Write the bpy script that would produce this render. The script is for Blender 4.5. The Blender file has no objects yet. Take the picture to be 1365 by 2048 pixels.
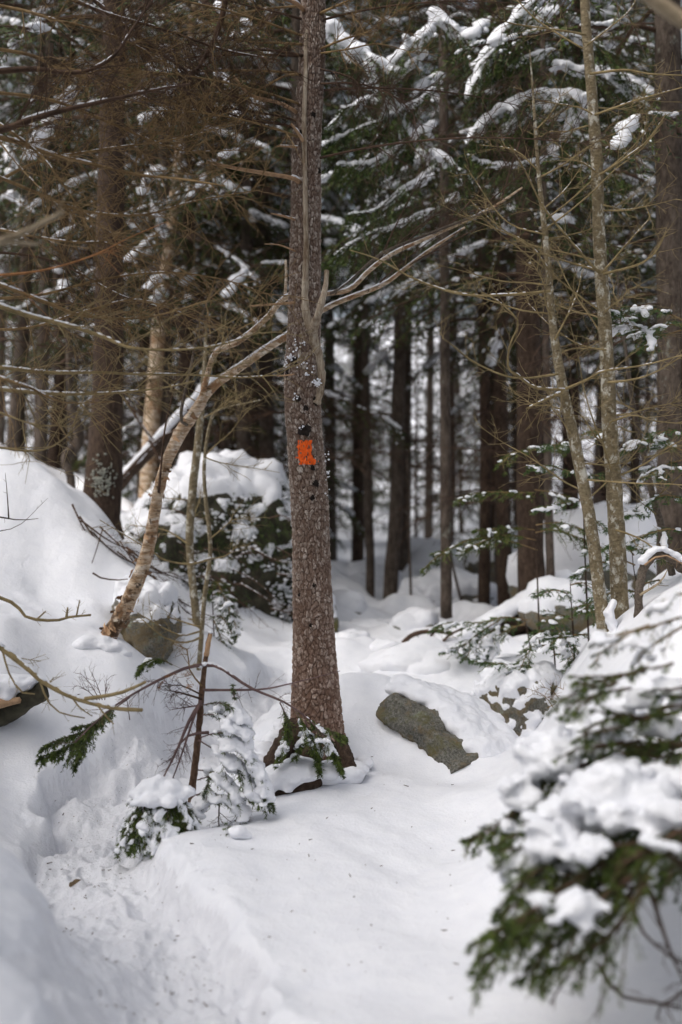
import bpy, math, random
import numpy as np
from math import radians, pi

random.seed(7)
RNG = np.random.default_rng(7)
scene = bpy.context.scene
COL = scene.collection

# ------------------------------------------------------------------ camera
HC = 1.6                       # eye height
LENS = 40.0
F = LENS / 36.0 * 2048.0       # focal length in pixels of the photograph
cam_d = bpy.data.cameras.new('camera')
cam_d.sensor_fit = 'VERTICAL'
cam_d.sensor_height = 36.0
cam_d.lens = LENS
cam_d.clip_start = 0.05
cam_d.clip_end = 600
cam_d.dof.use_dof = True
cam_d.dof.focus_distance = 6.6
cam_d.dof.aperture_fstop = 1.05
cam_d.dof.aperture_blades = 0
cam = bpy.data.objects.new('camera', cam_d)
cam.location = (0, 0, HC)
cam.rotation_euler = (radians(90), 0, 0)
COL.objects.link(cam)
scene.camera = cam

# ------------------------------------------------------------------ overcast sky
SUN_EL, SUN_AZ = 52, 235
world = bpy.data.worlds.new('World')
scene.world = world
world.use_nodes = True
nt = world.node_tree
nt.nodes.clear()
wo = nt.nodes.new('ShaderNodeOutputWorld')
bgn = nt.nodes.new('ShaderNodeBackground')
sky = nt.nodes.new('ShaderNodeTexSky')
sky.sky_type = 'NISHITA'
sky.sun_disc = False
sky.sun_elevation = radians(SUN_EL)
sky.sun_rotation = radians(SUN_AZ)
sky.air_density = 1.0
sky.dust_density = 6.0
sky.ozone_density = 1.0
hs = nt.nodes.new('ShaderNodeHueSaturation')   # a cloud layer: nearly colourless
hs.inputs['Saturation'].default_value = 0.5
nt.links.new(sky.outputs[0], hs.inputs['Color'])
nt.links.new(hs.outputs[0], bgn.inputs['Color'])
bgn.inputs['Strength'].default_value = 0.15
nt.links.new(bgn.outputs[0], wo.inputs['Surface'])

sun_d = bpy.data.lights.new('sun', 'SUN')
sun_d.energy = 1.0
sun_d.angle = radians(60)
sun_d.color = (1.0, 0.97, 0.93)
sun = bpy.data.objects.new('sun', sun_d)
sun.rotation_euler = (radians(90 - SUN_EL), 0, radians(180 - SUN_AZ))
COL.objects.link(sun)

scene.view_settings.view_transform = 'Standard'
scene.view_settings.look = 'None'
scene.view_settings.exposure = 0.52
scene.view_settings.gamma = 1.0
scene.view_settings.use_curve_mapping = False
scene.cycles.use_denoising = True
scene.cycles.max_bounces = 6
scene.cycles.diffuse_bounces = 4
scene.cycles.glossy_bounces = 2
scene.cycles.transmission_bounces = 2
scene.cycles.caustics_reflective = False
scene.cycles.caustics_refractive = False


# ------------------------------------------------------------------ helpers
def P(px, py, d):
    """Point of the place seen at pixel (px, py) of the photograph, d metres away."""
    return np.array([(px - 682.5) / F * d, d, HC - (py - 1024.0) / F * d])


def PP(pts, d=None):
    """list of (px, py[, d]) -> (n,3) array"""
    return np.array([P(p[0], p[1], p[2] if len(p) > 2 else d) for p in pts])


def hash2(i, j, s=0):
    n = (i.astype(np.int64) * 374761393 + j.astype(np.int64) * 668265263 + s * 974711) & 0x7fffffff
    n = ((n ^ (n >> 13)) * 1274126177) & 0x7fffffff
    n = (n ^ (n >> 16)) & 0xffffff
    return n / float(0xffffff)


def hash3(i, j, k, s=0):
    return hash2(i.astype(np.int64) + k.astype(np.int64) * 7919, j.astype(np.int64) + k.astype(np.int64) * 104729, s)


def vnoise2(x, y, s=0):
    xi, yi = np.floor(x), np.floor(y)
    fx, fy = x - xi, y - yi
    fx = fx * fx * (3 - 2 * fx); fy = fy * fy * (3 - 2 * fy)
    a = hash2(xi, yi, s); b = hash2(xi + 1, yi, s); c = hash2(xi, yi + 1, s); d = hash2(xi + 1, yi + 1, s)
    return (a + (b - a) * fx) * (1 - fy) + (c + (d - c) * fx) * fy - 0.5


def fbm2(x, y, o=4, s=0, g=0.5):
    t = 0; a = 1.0
    for k in range(o):
        t = t + a * vnoise2(x * 2 ** k + 17.3 * k, y * 2 ** k + 5.1 * k, s + k); a *= g
    return t


def vnoise3(p, s=0):
    pi_ = np.floor(p); f = p - pi_; f = f * f * (3 - 2 * f)
    x, y, z = pi_[:, 0], pi_[:, 1], pi_[:, 2]
    def L(dx, dy, dz): return hash3(x + dx, y + dy, z + dz, s)
    fx, fy, fz = f[:, 0], f[:, 1], f[:, 2]
    c00 = L(0, 0, 0) * (1 - fx) + L(1, 0, 0) * fx
    c10 = L(0, 1, 0) * (1 - fx) + L(1, 1, 0) * fx
    c01 = L(0, 0, 1) * (1 - fx) + L(1, 0, 1) * fx
    c11 = L(0, 1, 1) * (1 - fx) + L(1, 1, 1) * fx
    return (c00 * (1 - fy) + c10 * fy) * (1 - fz) + (c01 * (1 - fy) + c11 * fy) * fz - 0.5


def fbm3(p, o=4, s=0, g=0.5):
    t = 0; a = 1.0
    for k in range(o):
        t = t + a * vnoise3(p * 2 ** k + 11.7 * k, s + k); a *= g
    return t


def sstep(a, b, x):
    t = np.clip((x - a) / (b - a), 0, 1)
    return t * t * (3 - 2 * t)


def norm(v):
    return v / np.maximum(np.linalg.norm(v, axis=-1, keepdims=True), 1e-9)


def spline(pts, n):
    """Catmull-Rom through pts (m,k) -> (n,k), even in chord length"""
    pts = np.asarray(pts, float)
    if len(pts) == 2:
        t = np.linspace(0, 1, n)[:, None]
        return pts[0] * (1 - t) + pts[1] * t
    q = np.vstack([2 * pts[0] - pts[1], pts, 2 * pts[-1] - pts[-2]])
    L = np.concatenate([[0], np.cumsum(np.linalg.norm(np.diff(pts[:, :3], axis=0), axis=1))])
    t = np.linspace(0, L[-1], n)
    i = np.clip(np.searchsorted(L, t, side='right') - 1, 0, len(pts) - 2)
    u = ((t - L[i]) / np.maximum(L[i + 1] - L[i], 1e-9))[:, None]
    p0, p1, p2, p3 = q[i], q[i + 1], q[i + 2], q[i + 3]
    return 0.5 * (2 * p1 + (p2 - p0) * u + (2 * p0 - 5 * p1 + 4 * p2 - p3) * u ** 2 + (3 * p1 - p0 - 3 * p2 + p3) * u ** 3)


class MB:
    """collects vertices and tris / quads, builds ONE mesh"""
    def __init__(self):
        self.v = []; self.t = []; self.q = []; self.n = 0; self.a = []

    def add(self, v, tris=None, quads=None, attr=None):
        v = np.asarray(v, float).reshape(-1, 3)
        self.v.append(v)
        if tris is not None and len(tris): self.t.append(np.asarray(tris, np.int64).reshape(-1, 3) + self.n)
        if quads is not None and len(quads): self.q.append(np.asarray(quads, np.int64).reshape(-1, 4) + self.n)
        self.a.append(np.zeros(len(v)) if attr is None else np.broadcast_to(np.asarray(attr, float), (len(v),)))
        self.n += len(v)

    def mesh(self, name, mat, smooth=True, org=None, attr_name=None):
        v = np.vstack(self.v) if self.v else np.zeros((0, 3))
        if org is not None: v = v - org
        t = np.vstack(self.t) if self.t else np.zeros((0, 3), np.int64)
        q = np.vstack(self.q) if self.q else np.zeros((0, 4), np.int64)
        me = bpy.data.meshes.new(name)
        me.vertices.add(len(v)); me.vertices.foreach_set('co', v.astype(np.float32).ravel())
        nl = len(t) * 3 + len(q) * 4
        me.loops.add(nl)
        me.loops.foreach_set('vertex_index', np.concatenate([t.ravel(), q.ravel()]).astype(np.int32))
        npoly = len(t) + len(q)
        me.polygons.add(npoly)
        st = np.concatenate([np.arange(len(t)) * 3, len(t) * 3 + np.arange(len(q)) * 4])
        me.polygons.foreach_set('loop_start', st.astype(np.int32))
        if smooth: me.polygons.foreach_set('use_smooth', np.ones(npoly, bool))
        if attr_name:
            at = me.attributes.new(attr_name, 'FLOAT', 'POINT')
            at.data.foreach_set('value', np.concatenate(self.a).astype(np.float32))
        me.materials.append(mat)
        me.update(calc_edges=True)
        return me


ORG = {}


def thing(name, label, cat, loc, group=None):
    o = bpy.data.objects.new(name, None)
    o.empty_display_size = 0.1
    o.location = tuple(float(c) for c in loc)
    o['label'] = label; o['category'] = cat
    if group: o['group'] = group
    COL.objects.link(o)
    ORG[o.name] = np.array(loc, float)
    return o


def part(name, mb, mat, parent=None, smooth=True, label=None, kind=None, attr=None):
    org = ORG[parent.name] if parent else np.zeros(3)
    me = mb.mesh(name, mat, smooth, org, attr)
    o = bpy.data.objects.new(name, me)
    COL.objects.link(o)
    if parent: o.parent = parent
    ORG[o.name] = org
    if label: o['label'] = label
    if name in ('snow', 'snow_load', 'snow_specks', 'needles', 'foliage', 'twigs'): kind = kind or 'stuff'
    if kind: o['kind'] = kind
    return o


def solo(name, mb, mat, label, cat, group=None, **k):
    """a thing that is one mesh"""
    v = np.vstack(mb.v); c = v.mean(0); c[2] = v[:, 2].min()
    me = mb.mesh(name, mat, k.get('smooth', True), c, k.get('attr'))
    o = bpy.data.objects.new(name, me); o.location = tuple(c); COL.objects.link(o)
    o['label'] = label; o['category'] = cat
    if group: o['group'] = group
    ORG[o.name] = c
    return o


def frames(c):
    t = norm(np.gradient(c, axis=0))
    up = np.array([0.31, -0.9, 0.2])
    n = np.zeros_like(c)
    a = up - t[0] * np.dot(up, t[0]); n[0] = a / np.linalg.norm(a)
    for i in range(1, len(c)):
        a = n[i - 1] - t[i] * np.dot(n[i - 1], t[i]); n[i] = a / max(np.linalg.norm(a), 1e-9)
    return t, n, np.cross(t, n)


def grid_quads(nr, ns, wrap=True):
    r = np.arange(nr - 1)[:, None]; s = np.arange(ns if wrap else ns - 1)[None, :]
    s2 = (s + 1) % ns
    a = r * ns + s; b = r * ns + s2; c = (r + 1) * ns + s2; d = (r + 1) * ns + s
    return np.stack([a, b, c, d], -1).reshape(-1, 4)


def tube(mb, path, rad, seg=8, n=None, rough=0.0, cap=True, seed=0, freq=20.0, resample=True):
    """a tapering, slightly uneven tube along path with radii rad"""
    path = np.asarray(path, float); rad = np.broadcast_to(np.asarray(rad, float), (len(path),))
    if resample:
        L = np.linalg.norm(np.diff(path, axis=0), axis=1).sum()
        n = n or int(np.clip(L / 0.05, 4, 120))
        pr = spline(np.hstack([path, rad[:, None]]), n)
        path, rad = pr[:, :3], np.maximum(pr[:, 3], 0.0006)
    t, nn, bb = frames(path)
    th = np.linspace(0, 2 * pi, seg, endpoint=False)
    off = nn[:, None, :] * np.cos(th)[None, :, None] + bb[:, None, :] * np.sin(th)[None, :, None]
    r = np.repeat(rad[:, None], seg, 1)
    if rough:
        q = (path[:, None, :] + off * r[..., None]).reshape(-1, 3)
        r = r * (1 + rough * 2 * fbm3(q * freq, 3, seed).reshape(r.shape))
    v = (path[:, None, :] + off * r[..., None]).reshape(-1, 3)
    q = grid_quads(len(path), seg)
    tr = None
    if cap:
        k = len(v)
        v = np.vstack([v, path[0] - t[0] * rad[0] * 0.3, path[-1] + t[-1] * rad[-1] * 0.5])
        s = np.arange(seg); s2 = (s + 1) % seg; e = (len(path) - 1) * seg
        tr = np.vstack([np.stack([s2, s, np.full(seg, k)], -1), np.stack([e + s, e + s2, np.full(seg, k + 1)], -1)])
    mb.add(v, tr, q)
    return path, rad


def prisms(mb, p0, p1, r0, r1, seg=3):
    """many thin tapered rods at once: p0,p1 (n,3), r0,r1 (n,)"""
    p0 = np.asarray(p0, float).reshape(-1, 3); p1 = np.asarray(p1, float).reshape(-1, 3); n = len(p0)
    if n == 0: return
    r0 = np.broadcast_to(r0, (n,)); r1 = np.broadcast_to(r1, (n,))
    t = norm(p1 - p0)
    ref = np.where(np.abs(t[:, 2:3]) < 0.9, np.array([[0, 0, 1.0]]), np.array([[1.0, 0, 0]]))
    a = norm(np.cross(t, ref)); b = np.cross(t, a)
    th = np.linspace(0, 2 * pi, seg, endpoint=False)
    off = a[:, None, :] * np.cos(th)[None, :, None] + b[:, None, :] * np.sin(th)[None, :, None]
    v = np.concatenate([p0[:, None] + off * r0[:, None, None], p1[:, None] + off * r1[:, None, None]], 1)
    s = np.arange(seg); s2 = (s + 1) % seg
    q = np.stack([s, s2, s2 + seg, s + seg], -1)
    mb.add(v.reshape(-1, 3), None, (q[None] + (np.arange(n) * 2 * seg)[:, None, None]).reshape(-1, 4))


def rods(mb, pts, r):
    """polylines (n,k,3) with radii (n,k) -> rods"""
    k = pts.shape[1]
    for i in range(k - 1):
        prisms(mb, pts[:, i], pts[:, i + 1], r[:, i], r[:, i + 1])


def arcs(p0, d, L, sag, k, rng, wob=0.05):
    """n curved twigs: start p0, direction d, length L, sag (+down), k points each -> (n,k,3)"""
    n = len(p0)
    s = np.linspace(0, 1, k)[None, :, None]
    L_ = np.asarray(L).reshape(-1, 1, 1)
    p = p0[:, None] + d[:, None] * s * L_
    p[:, :, 2] -= (np.asarray(sag).reshape(-1, 1) * (s[..., 0] ** 2)) * L_[..., 0]
    w = rng.normal(0, 1, (n, k, 3)) * wob * L_ * s
    return p + np.cumsum(w, 1) * 0.5


def sample_poly(path, t):
    x = t * (len(path) - 1); i = np.clip(x.astype(int), 0, len(path) - 2); f = (x - i)[:, None]
    return path[i] * (1 - f) + path[i + 1] * f, norm(path[i + 1] - path[i])


def needles(mb, pts, nper, nl, nw, rng, spread=0.9, fwd=0.8):
    """needle blades along polylines pts (n,k,3)"""
    n, k = pts.shape[:2]
    s = (np.arange(nper) + 0.5) / nper
    x = s * (k - 1); i = np.clip(x.astype(int), 0, k - 2); f = (x - i)[None, :, None]
    p = pts[:, i] * (1 - f) + pts[:, i + 1] * f
    t = norm(pts[:, i + 1] - pts[:, i])
    ref = np.array([0, 0, 1.0])
    side = norm(np.cross(t, ref) + 1e-6); up = np.cross(side, t)
    ang = rng.uniform(0, 2 * pi, (n, nper))[..., None]
    rad = side * np.cos(ang) + up * np.sin(ang) * 0.75
    L = nl * rng.uniform(0.75, 1.2, (n, nper))[..., None]
    dr = norm(t * fwd + rad * spread)
    w = norm(np.cross(dr, rng.normal(0, 1, (n, nper, 3)))) * nw * 0.5
    v = np.stack([p - w, p + w, p + dr * L * 0.6 + w * 0.7, p + dr * L], 2).reshape(-1, 3)
    b = np.arange(n * nper)[:, None] * 4
    mb.add(v, np.vstack([b + [0, 1, 2], b + [0, 2, 3]]), attr=np.repeat(rng.uniform(0, 1, n), nper * 4))


def lumps(mb, c, rx, rz, rng, seg=8, rings=5, axis=None, rl=None):
    """many flattened low lumps at once (ellipsoids), c (n,3); elongated along axis by rl"""
    n = len(c)
    if n == 0: return
    rx = np.broadcast_to(rx, (n,)); rz = np.broadcast_to(rz, (n,))
    if axis is None:
        an = rng.uniform(0, 2 * pi, n); axis = np.stack([np.cos(an), np.sin(an), 0 * an], -1)
    rl = rx if rl is None else np.broadcast_to(rl, (n,))
    axis = norm(axis); sd = norm(np.cross(axis, np.array([0, 0, 1.0])) + 1e-6); up = np.cross(sd, axis)
    ph = np.linspace(-pi / 2, pi / 2, rings)[:, None]; th = np.linspace(0, 2 * pi, seg, endpoint=False)[None]
    X = (np.cos(ph) * np.cos(th)).ravel(); Y = (np.cos(ph) * np.sin(th)).ravel(); Z = (np.sin(ph) * np.ones_like(th)).ravel()
    jit = 1 + rng.normal(0, 0.1, (n, len(X)))
    v = c[:, None] + axis[:, None] * (X * rl[:, None] * jit)[..., None] + sd[:, None] * (Y * rx[:, None] * jit)[..., None] + up[:, None] * (Z * rz[:, None])[..., None]
    q = grid_quads(rings, seg)
    mb.add(v.reshape(-1, 3), None, (q[None] + (np.arange(n) * seg * rings)[:, None, None]).reshape(-1, 4))


_ICO = {}
def ico(sub):
    if sub not in _ICO:
        import bmesh
        bm = bmesh.new(); bmesh.ops.create_icosphere(bm, subdivisions=sub, radius=1)
        v = np.array([x.co[:] for x in bm.verts]); f = np.array([[x.index for x in p.verts] for p in bm.faces]); bm.free()
        _ICO[sub] = (v, f)
    return _ICO[sub]


def snow_mass(balls, voxel=0.02, smooth=6, noise=0.012, freq=14, seed=0):
    """merges ellipsoids (centre, rx, ry, rz) into one soft mass -> MB"""
    v, f = ico(2)
    mb = MB()
    for (c, rx, ry, rz) in balls:
        mb.add(np.asarray(c) + v * [rx, ry, rz], f)
    me = mb.mesh('tmp', MAT['snow'])
    o = bpy.data.objects.new('tmp', me); COL.objects.link(o)
    m = o.modifiers.new('r', 'REMESH'); m.mode = 'VOXEL'; m.voxel_size = voxel
    if smooth:
        s = o.modifiers.new('s', 'SMOOTH'); s.iterations = smooth; s.factor = 0.5
    dg = bpy.context.evaluated_depsgraph_get()
    ev = o.evaluated_get(dg); em = ev.to_mesh()
    nv = len(em.vertices); co = np.zeros(nv * 3, np.float32); em.vertices.foreach_get('co', co); co = co.reshape(-1, 3).astype(float)
    no = np.zeros(nv * 3, np.float32); em.vertices.foreach_get('normal', no); no = no.reshape(-1, 3)
    lt = np.zeros(len(em.polygons), np.int32); em.polygons.foreach_get('loop_total', lt)
    li = np.zeros(len(em.loops), np.int32); em.loops.foreach_get('vertex_index', li)
    ls = np.zeros(len(em.polygons), np.int32); em.polygons.foreach_get('loop_start', ls)
    co += no * (fbm3(co * freq, 3, seed) * noise * 2)[:, None]
    q = li[(ls[lt == 4])[:, None] + np.arange(4)]; t = li[(ls[lt == 3])[:, None] + np.arange(3)]
    ev.to_mesh_clear(); bpy.data.objects.remove(o); bpy.data.meshes.remove(me)
    out = MB(); out.add(co, t, q)
    return out


# ------------------------------------------------------------------ materials
MAT = {}


def new_mat(name):
    m = bpy.data.materials.new(name); m.use_nodes = True
    n = m.node_tree; b = n.nodes['Principled BSDF']
    b.inputs['Specular IOR Level'].default_value = 0.25
    return m, n, b


def N(n, typ, **kw):
    x = n.nodes.new(typ)
    for k, v in kw.items():
        if k.startswith('_'): setattr(x, k[1:], v)
        else: x.inputs[k.replace('__', ' ')].default_value = v
    return x


def ramp(n, fac, stops):
    r = n.nodes.new('ShaderNodeValToRGB')
    e = r.color_ramp.elements
    while len(e) > len(stops): e.remove(e[-1])
    while len(e) < len(stops): e.new(0.5)
    for x, (p, c) in zip(e, stops):
        x.position = p; x.color = (*c, 1) if len(c) == 3 else c
    n.links.new(fac, r.inputs[0])
    return r.outputs[0]


def coords(n, scale=(1, 1, 1), obj=False):
    tc = n.nodes.new('ShaderNodeTexCoord') if obj else n.nodes.new('ShaderNodeNewGeometry')
    mp = n.nodes.new('ShaderNodeMapping'); mp.inputs['Scale'].default_value = scale
    n.links.new(tc.outputs['Object'] if obj else tc.outputs['Position'], mp.inputs[0])
    return mp.outputs[0]


def noise(n, vec, scale, detail=4, rough=0.55):
    x = N(n, 'ShaderNodeTexNoise', Scale=scale, Detail=detail, Roughness=rough)
    n.links.new(vec, x.inputs['Vector']); return x.outputs['Fac']


def mix(n, fac, a, b, blend='MIX'):
    x = n.nodes.new('ShaderNodeMix'); x.data_type = 'RGBA'; x.blend_type = blend
    for k, s in ((0, fac), (6, a), (7, b)):
        if hasattr(s, 'node'): n.links.new(s, x.inputs[k])
        else: x.inputs[k].default_value = s if k == 0 else (*s, 1)
    return x.outputs[2]


def bump(n, b, h, strength, dist):
    x = N(n, 'ShaderNodeBump', Strength=strength, Distance=dist)
    n.links.new(h, x.inputs['Height']); n.links.new(x.outputs[0], b.inputs['Normal'])


def attr(n, name):
    x = n.nodes.new('ShaderNodeAttribute'); x.attribute_name = name; return x.outputs['Fac']


def math_(n, op, a, b=0.0):
    x = n.nodes.new('ShaderNodeMath'); x.operation = op
    for i, s in enumerate((a, b)):
        if hasattr(s, 'node'): n.links.new(s, x.inputs[i])
        else: x.inputs[i].default_value = s
    return x.outputs[0]


m, n, b = new_mat('snow'); MAT['snow'] = m
v = coords(n)
n1 = noise(n, v, 9, 5, 0.6); n2 = noise(n, v, 70, 3, 0.7)
c = ramp(n, n1, [(0.3, (0.75, 0.765, 0.81)), (0.7, (0.81, 0.822, 0.855))])
n.links.new(c, b.inputs['Base Color'])
b.inputs['Roughness'].default_value = 0.7
b.inputs['Specular IOR Level'].default_value = 0.15
h = math_(n, 'ADD', math_(n, 'MULTIPLY', n1, 1.0), math_(n, 'MULTIPLY', n2, 0.35))
bump(n, b, h, 0.45, 0.03)

m, n, b = new_mat('trodden_snow'); MAT['trodden'] = m
v = coords(n)
n1 = noise(n, v, 13, 5, 0.65); n2 = noise(n, v, 55, 3, 0.7); n3 = noise(n, v, 3.0, 3, 0.6)
c = ramp(n, n1, [(0.25, (0.66, 0.67, 0.71)), (0.7, (0.79, 0.80, 0.835))])
spk = ramp(n, noise(n, v, 38, 2, 0.5), [(0.0, (0, 0, 0)), (0.735, (0, 0, 0)), (0.76, (1, 1, 1))])
c = mix(n, spk, c, (0.30, 0.26, 0.22))
n.links.new(c, b.inputs['Base Color'])
b.inputs['Roughness'].default_value = 0.65
b.inputs['Specular IOR Level'].default_value = 0.2
h = math_(n, 'ADD', n1, math_(n, 'MULTIPLY', n2, 0.3))
bump(n, b, h, 0.65, 0.035)


def bark_mat(name, crack, dark, light, zs=0.35, lichen=None, scale=30, lich_amt=0.62, lsc=6):
    m, n, b = new_mat(name); MAT[name] = m
    v = coords(n, (1, 1, zs))
    ed = N(n, 'ShaderNodeTexVoronoi', Scale=scale * 2.2); ed.feature = 'F1'; n.links.new(v, ed.inputs['Vector'])
    n1 = noise(n, v, scale * 1.3, 6, 0.75); n2 = noise(n, coords(n), 4, 3, 0.6); n3 = noise(n, v, scale * 4, 3, 0.7)
    t = math_(n, 'ADD', math_(n, 'MULTIPLY', n1, 0.75), math_(n, 'ADD', math_(n, 'MULTIPLY', n2, 0.25), math_(n, 'MULTIPLY', n3, 0.2)))
    c = ramp(n, t, [(0.42, crack), (0.54, dark), (0.76, light)])
    if lichen:
        ln = noise(n, coords(n, (1, 1, 0.7)), lsc, 6, 0.75)
        lf = ramp(n, ln, [(lich_amt - 0.02, (0, 0, 0)), (lich_amt + 0.06, (1, 1, 1))])
        c = mix(n, lf, c, lichen)
    n.links.new(c, b.inputs['Base Color'])
    b.inputs['Roughness'].default_value = 0.9
    bump(n, b, math_(n, 'SUBTRACT', n1, math_(n, 'MULTIPLY', ed.outputs['Distance'], 0.35)), 0.9, 0.025)
    return m


bark_mat('dark_bark', (0.024, 0.017, 0.013), (0.058, 0.043, 0.033), (0.15, 0.12, 0.096), lichen=(0.24, 0.25, 0.21), lich_amt=0.63, scale=22)
bark_mat('brown_bark', (0.014, 0.008, 0.006), (0.040, 0.025, 0.017), (0.105, 0.070, 0.048), lichen=(0.2, 0.19, 0.15), lich_amt=0.66, scale=24)
bark_mat('lichen_bark', (0.085, 0.065, 0.038), (0.17, 0.135, 0.08), (0.34, 0.28, 0.175), lichen=(0.58, 0.56, 0.48), lich_amt=0.55, scale=26, zs=1.3, lsc=17)
bark_mat('grey_branch', (0.04, 0.03, 0.024), (0.11, 0.085, 0.065), (0.26, 0.22, 0.18), scale=60, zs=1)

# main trunk: per-vertex plate tone and seam from the modelled bark
m, n, b = new_mat('scaly_bark'); MAT['scaly_bark'] = m
v = coords(n)
tone = attr(n, 'tone')
n1 = noise(n, v, 90, 4, 0.7); n2 = noise(n, v, 7, 4, 0.6)
c = ramp(n, math_(n, 'ADD', math_(n, 'MULTIPLY', tone, 0.42), math_(n, 'MULTIPLY', n1, 0.66)),
         [(0.25, (0.065, 0.038, 0.027)), (0.47, (0.15, 0.10, 0.074)), (0.64, (0.225, 0.17, 0.138)), (0.82, (0.48, 0.43, 0.38))])
sepz = n.nodes.new('ShaderNodeSeparateXYZ'); g = n.nodes.new('ShaderNodeNewGeometry'); n.links.new(g.outputs['Position'], sepz.inputs[0])
low = ramp(n, math_(n, 'ADD', math_(n, 'MULTIPLY', sepz.outputs[2], 0.5), math_(n, 'MULTIPLY', n2, 0.5)), [(0.3, (1, 1, 1)), (1.0, (0, 0, 0))])
c = mix(n, math_(n, 'MULTIPLY', low, 0.4), c, mix(n, 1.0, c, (1.0, 0.62, 0.46), 'MULTIPLY'))
seam = attr(n, 'seam')
c = mix(n, seam, c, (0.05, 0.028, 0.02))
n.links.new(c, b.inputs['Base Color']); b.inputs['Roughness'].default_value = 0.88
bump(n, b, n1, 0.5, 0.006)

m, n, b = new_mat('birch_bark'); MAT['birch_bark'] = m
v = coords(n)
vz = coords(n, (0.6, 0.6, 3.2))
n1 = noise(n, vz, 9, 6, 0.78); n2 = noise(n, v, 9, 4, 0.65); n3 = noise(n, vz, 40, 3, 0.7)
c = ramp(n, n1, [(0.34, (0.09, 0.055, 0.032)), (0.43, (0.34, 0.22, 0.12)), (0.54, (0.60, 0.47, 0.34)), (0.66, (0.78, 0.72, 0.62))])
c = mix(n, ramp(n, n2, [(0.53, (0, 0, 0)), (0.60, (1, 1, 1))]), c, (0.30, 0.17, 0.085))
c = mix(n, ramp(n, noise(n, v, 22, 5, 0.8), [(0.58, (0, 0, 0)), (0.63, (1, 1, 1))]), c, (0.09, 0.06, 0.04))
gz_ = n.nodes.new('ShaderNodeSeparateXYZ'); gg = n.nodes.new('ShaderNodeNewGeometry'); n.links.new(gg.outputs['Position'], gz_.inputs[0])
lo = ramp(n, math_(n, 'ADD', math_(n, 'MULTIPLY', gz_.outputs[2], -0.75), math_(n, 'MULTIPLY', noise(n, v, 17, 5, 0.7), 1.5)), [(0.02, (0, 0, 0)), (0.14, (1, 1, 1))])
c = mix(n, lo, c, (0.11, 0.065, 0.035))
c = mix(n, ramp(n, n3, [(0.62, (0, 0, 0)), (0.68, (1, 1, 1))]), c, (0.06, 0.04, 0.03))
n.links.new(c, b.inputs['Base Color']); b.inputs['Roughness'].default_value = 0.6
bump(n, b, math_(n, 'ADD', n1, n3), 0.9, 0.012)


def plain(name, c0, c1, scale=40, rough=0.85, bstr=0.4, attr_name=None, trans=0.0):
    m, n, b = new_mat(name); MAT[name] = m
    v = coords(n)
    f = noise(n, v, scale, 4, 0.65)
    if attr_name: f = math_(n, 'ADD', math_(n, 'MULTIPLY', attr(n, attr_name), 0.6), math_(n, 'MULTIPLY', f, 0.4))
    n.links.new(ramp(n, f, [(0.3, c0), (0.7, c1)]), b.inputs['Base Color'])
    b.inputs['Roughness'].default_value = rough
    if bstr: bump(n, b, noise(n, v, scale * 2, 3), bstr, 0.01)
    if trans:
        b.inputs['Transmission Weight'].default_value = 0
    return m


plain('twig', (0.10, 0.062, 0.030), (0.31, 0.21, 0.10), 12, bstr=0)
plain('dark_twig', (0.035, 0.022, 0.015), (0.11, 0.065, 0.042), 12, bstr=0)
plain('olive_twig', (0.13, 0.098, 0.046), (0.33, 0.255, 0.13), 15, bstr=0)
plain('purple_twig', (0.07, 0.045, 0.045), (0.17, 0.11, 0.10), 15, bstr=0)
plain('orange_twig', (0.17, 0.08, 0.035), (0.40, 0.19, 0.075), 20, bstr=0)
bark_mat('dead_wood', (0.085, 0.055, 0.035), (0.22, 0.16, 0.105), (0.56, 0.49, 0.39), zs=0.16, scale=30)
plain('pale_branch', (0.22, 0.17, 0.11), (0.40, 0.33, 0.23), 20)
plain('stub_wood', (0.30, 0.18, 0.10), (0.46, 0.31, 0.19), 40, bstr=0.5)
plain('curl', (0.33, 0.16, 0.07), (0.60, 0.42, 0.26), 25, 0.6)
plain('dark_curl', (0.07, 0.04, 0.022), (0.26, 0.15, 0.08), 25, 0.7)
plain('knot', (0.008, 0.006, 0.005), (0.03, 0.022, 0.018), 60, bstr=0.8)
plain('needle', (0.024, 0.044, 0.007), (0.095, 0.135, 0.022), 5, 0.55, 0, 'tone')
plain('dark_needle', (0.015, 0.032, 0.008), (0.075, 0.11, 0.022), 3, 0.6, 0, 'tone')
plain('fir_needle', (0.03, 0.07, 0.022), (0.09, 0.15, 0.04), 5, 0.55, 0, 'tone')
plain('rust_needle', (0.16, 0.07, 0.03), (0.32, 0.16, 0.06), 8, 0.7, 0)
plain('moss', (0.012, 0.012, 0.009), (0.075, 0.068, 0.045), 9, 0.95, 0.8)
plain('orange_paint', (0.78, 0.10, 0.010), (0.95, 0.17, 0.018), 55, 0.55, 0.5)
plain('leaf', (0.10, 0.07, 0.04), (0.20, 0.14, 0.08), 40)
plain('peat', (0.02, 0.013, 0.009), (0.07, 0.045, 0.03), 14, 0.95, 0.8)

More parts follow.
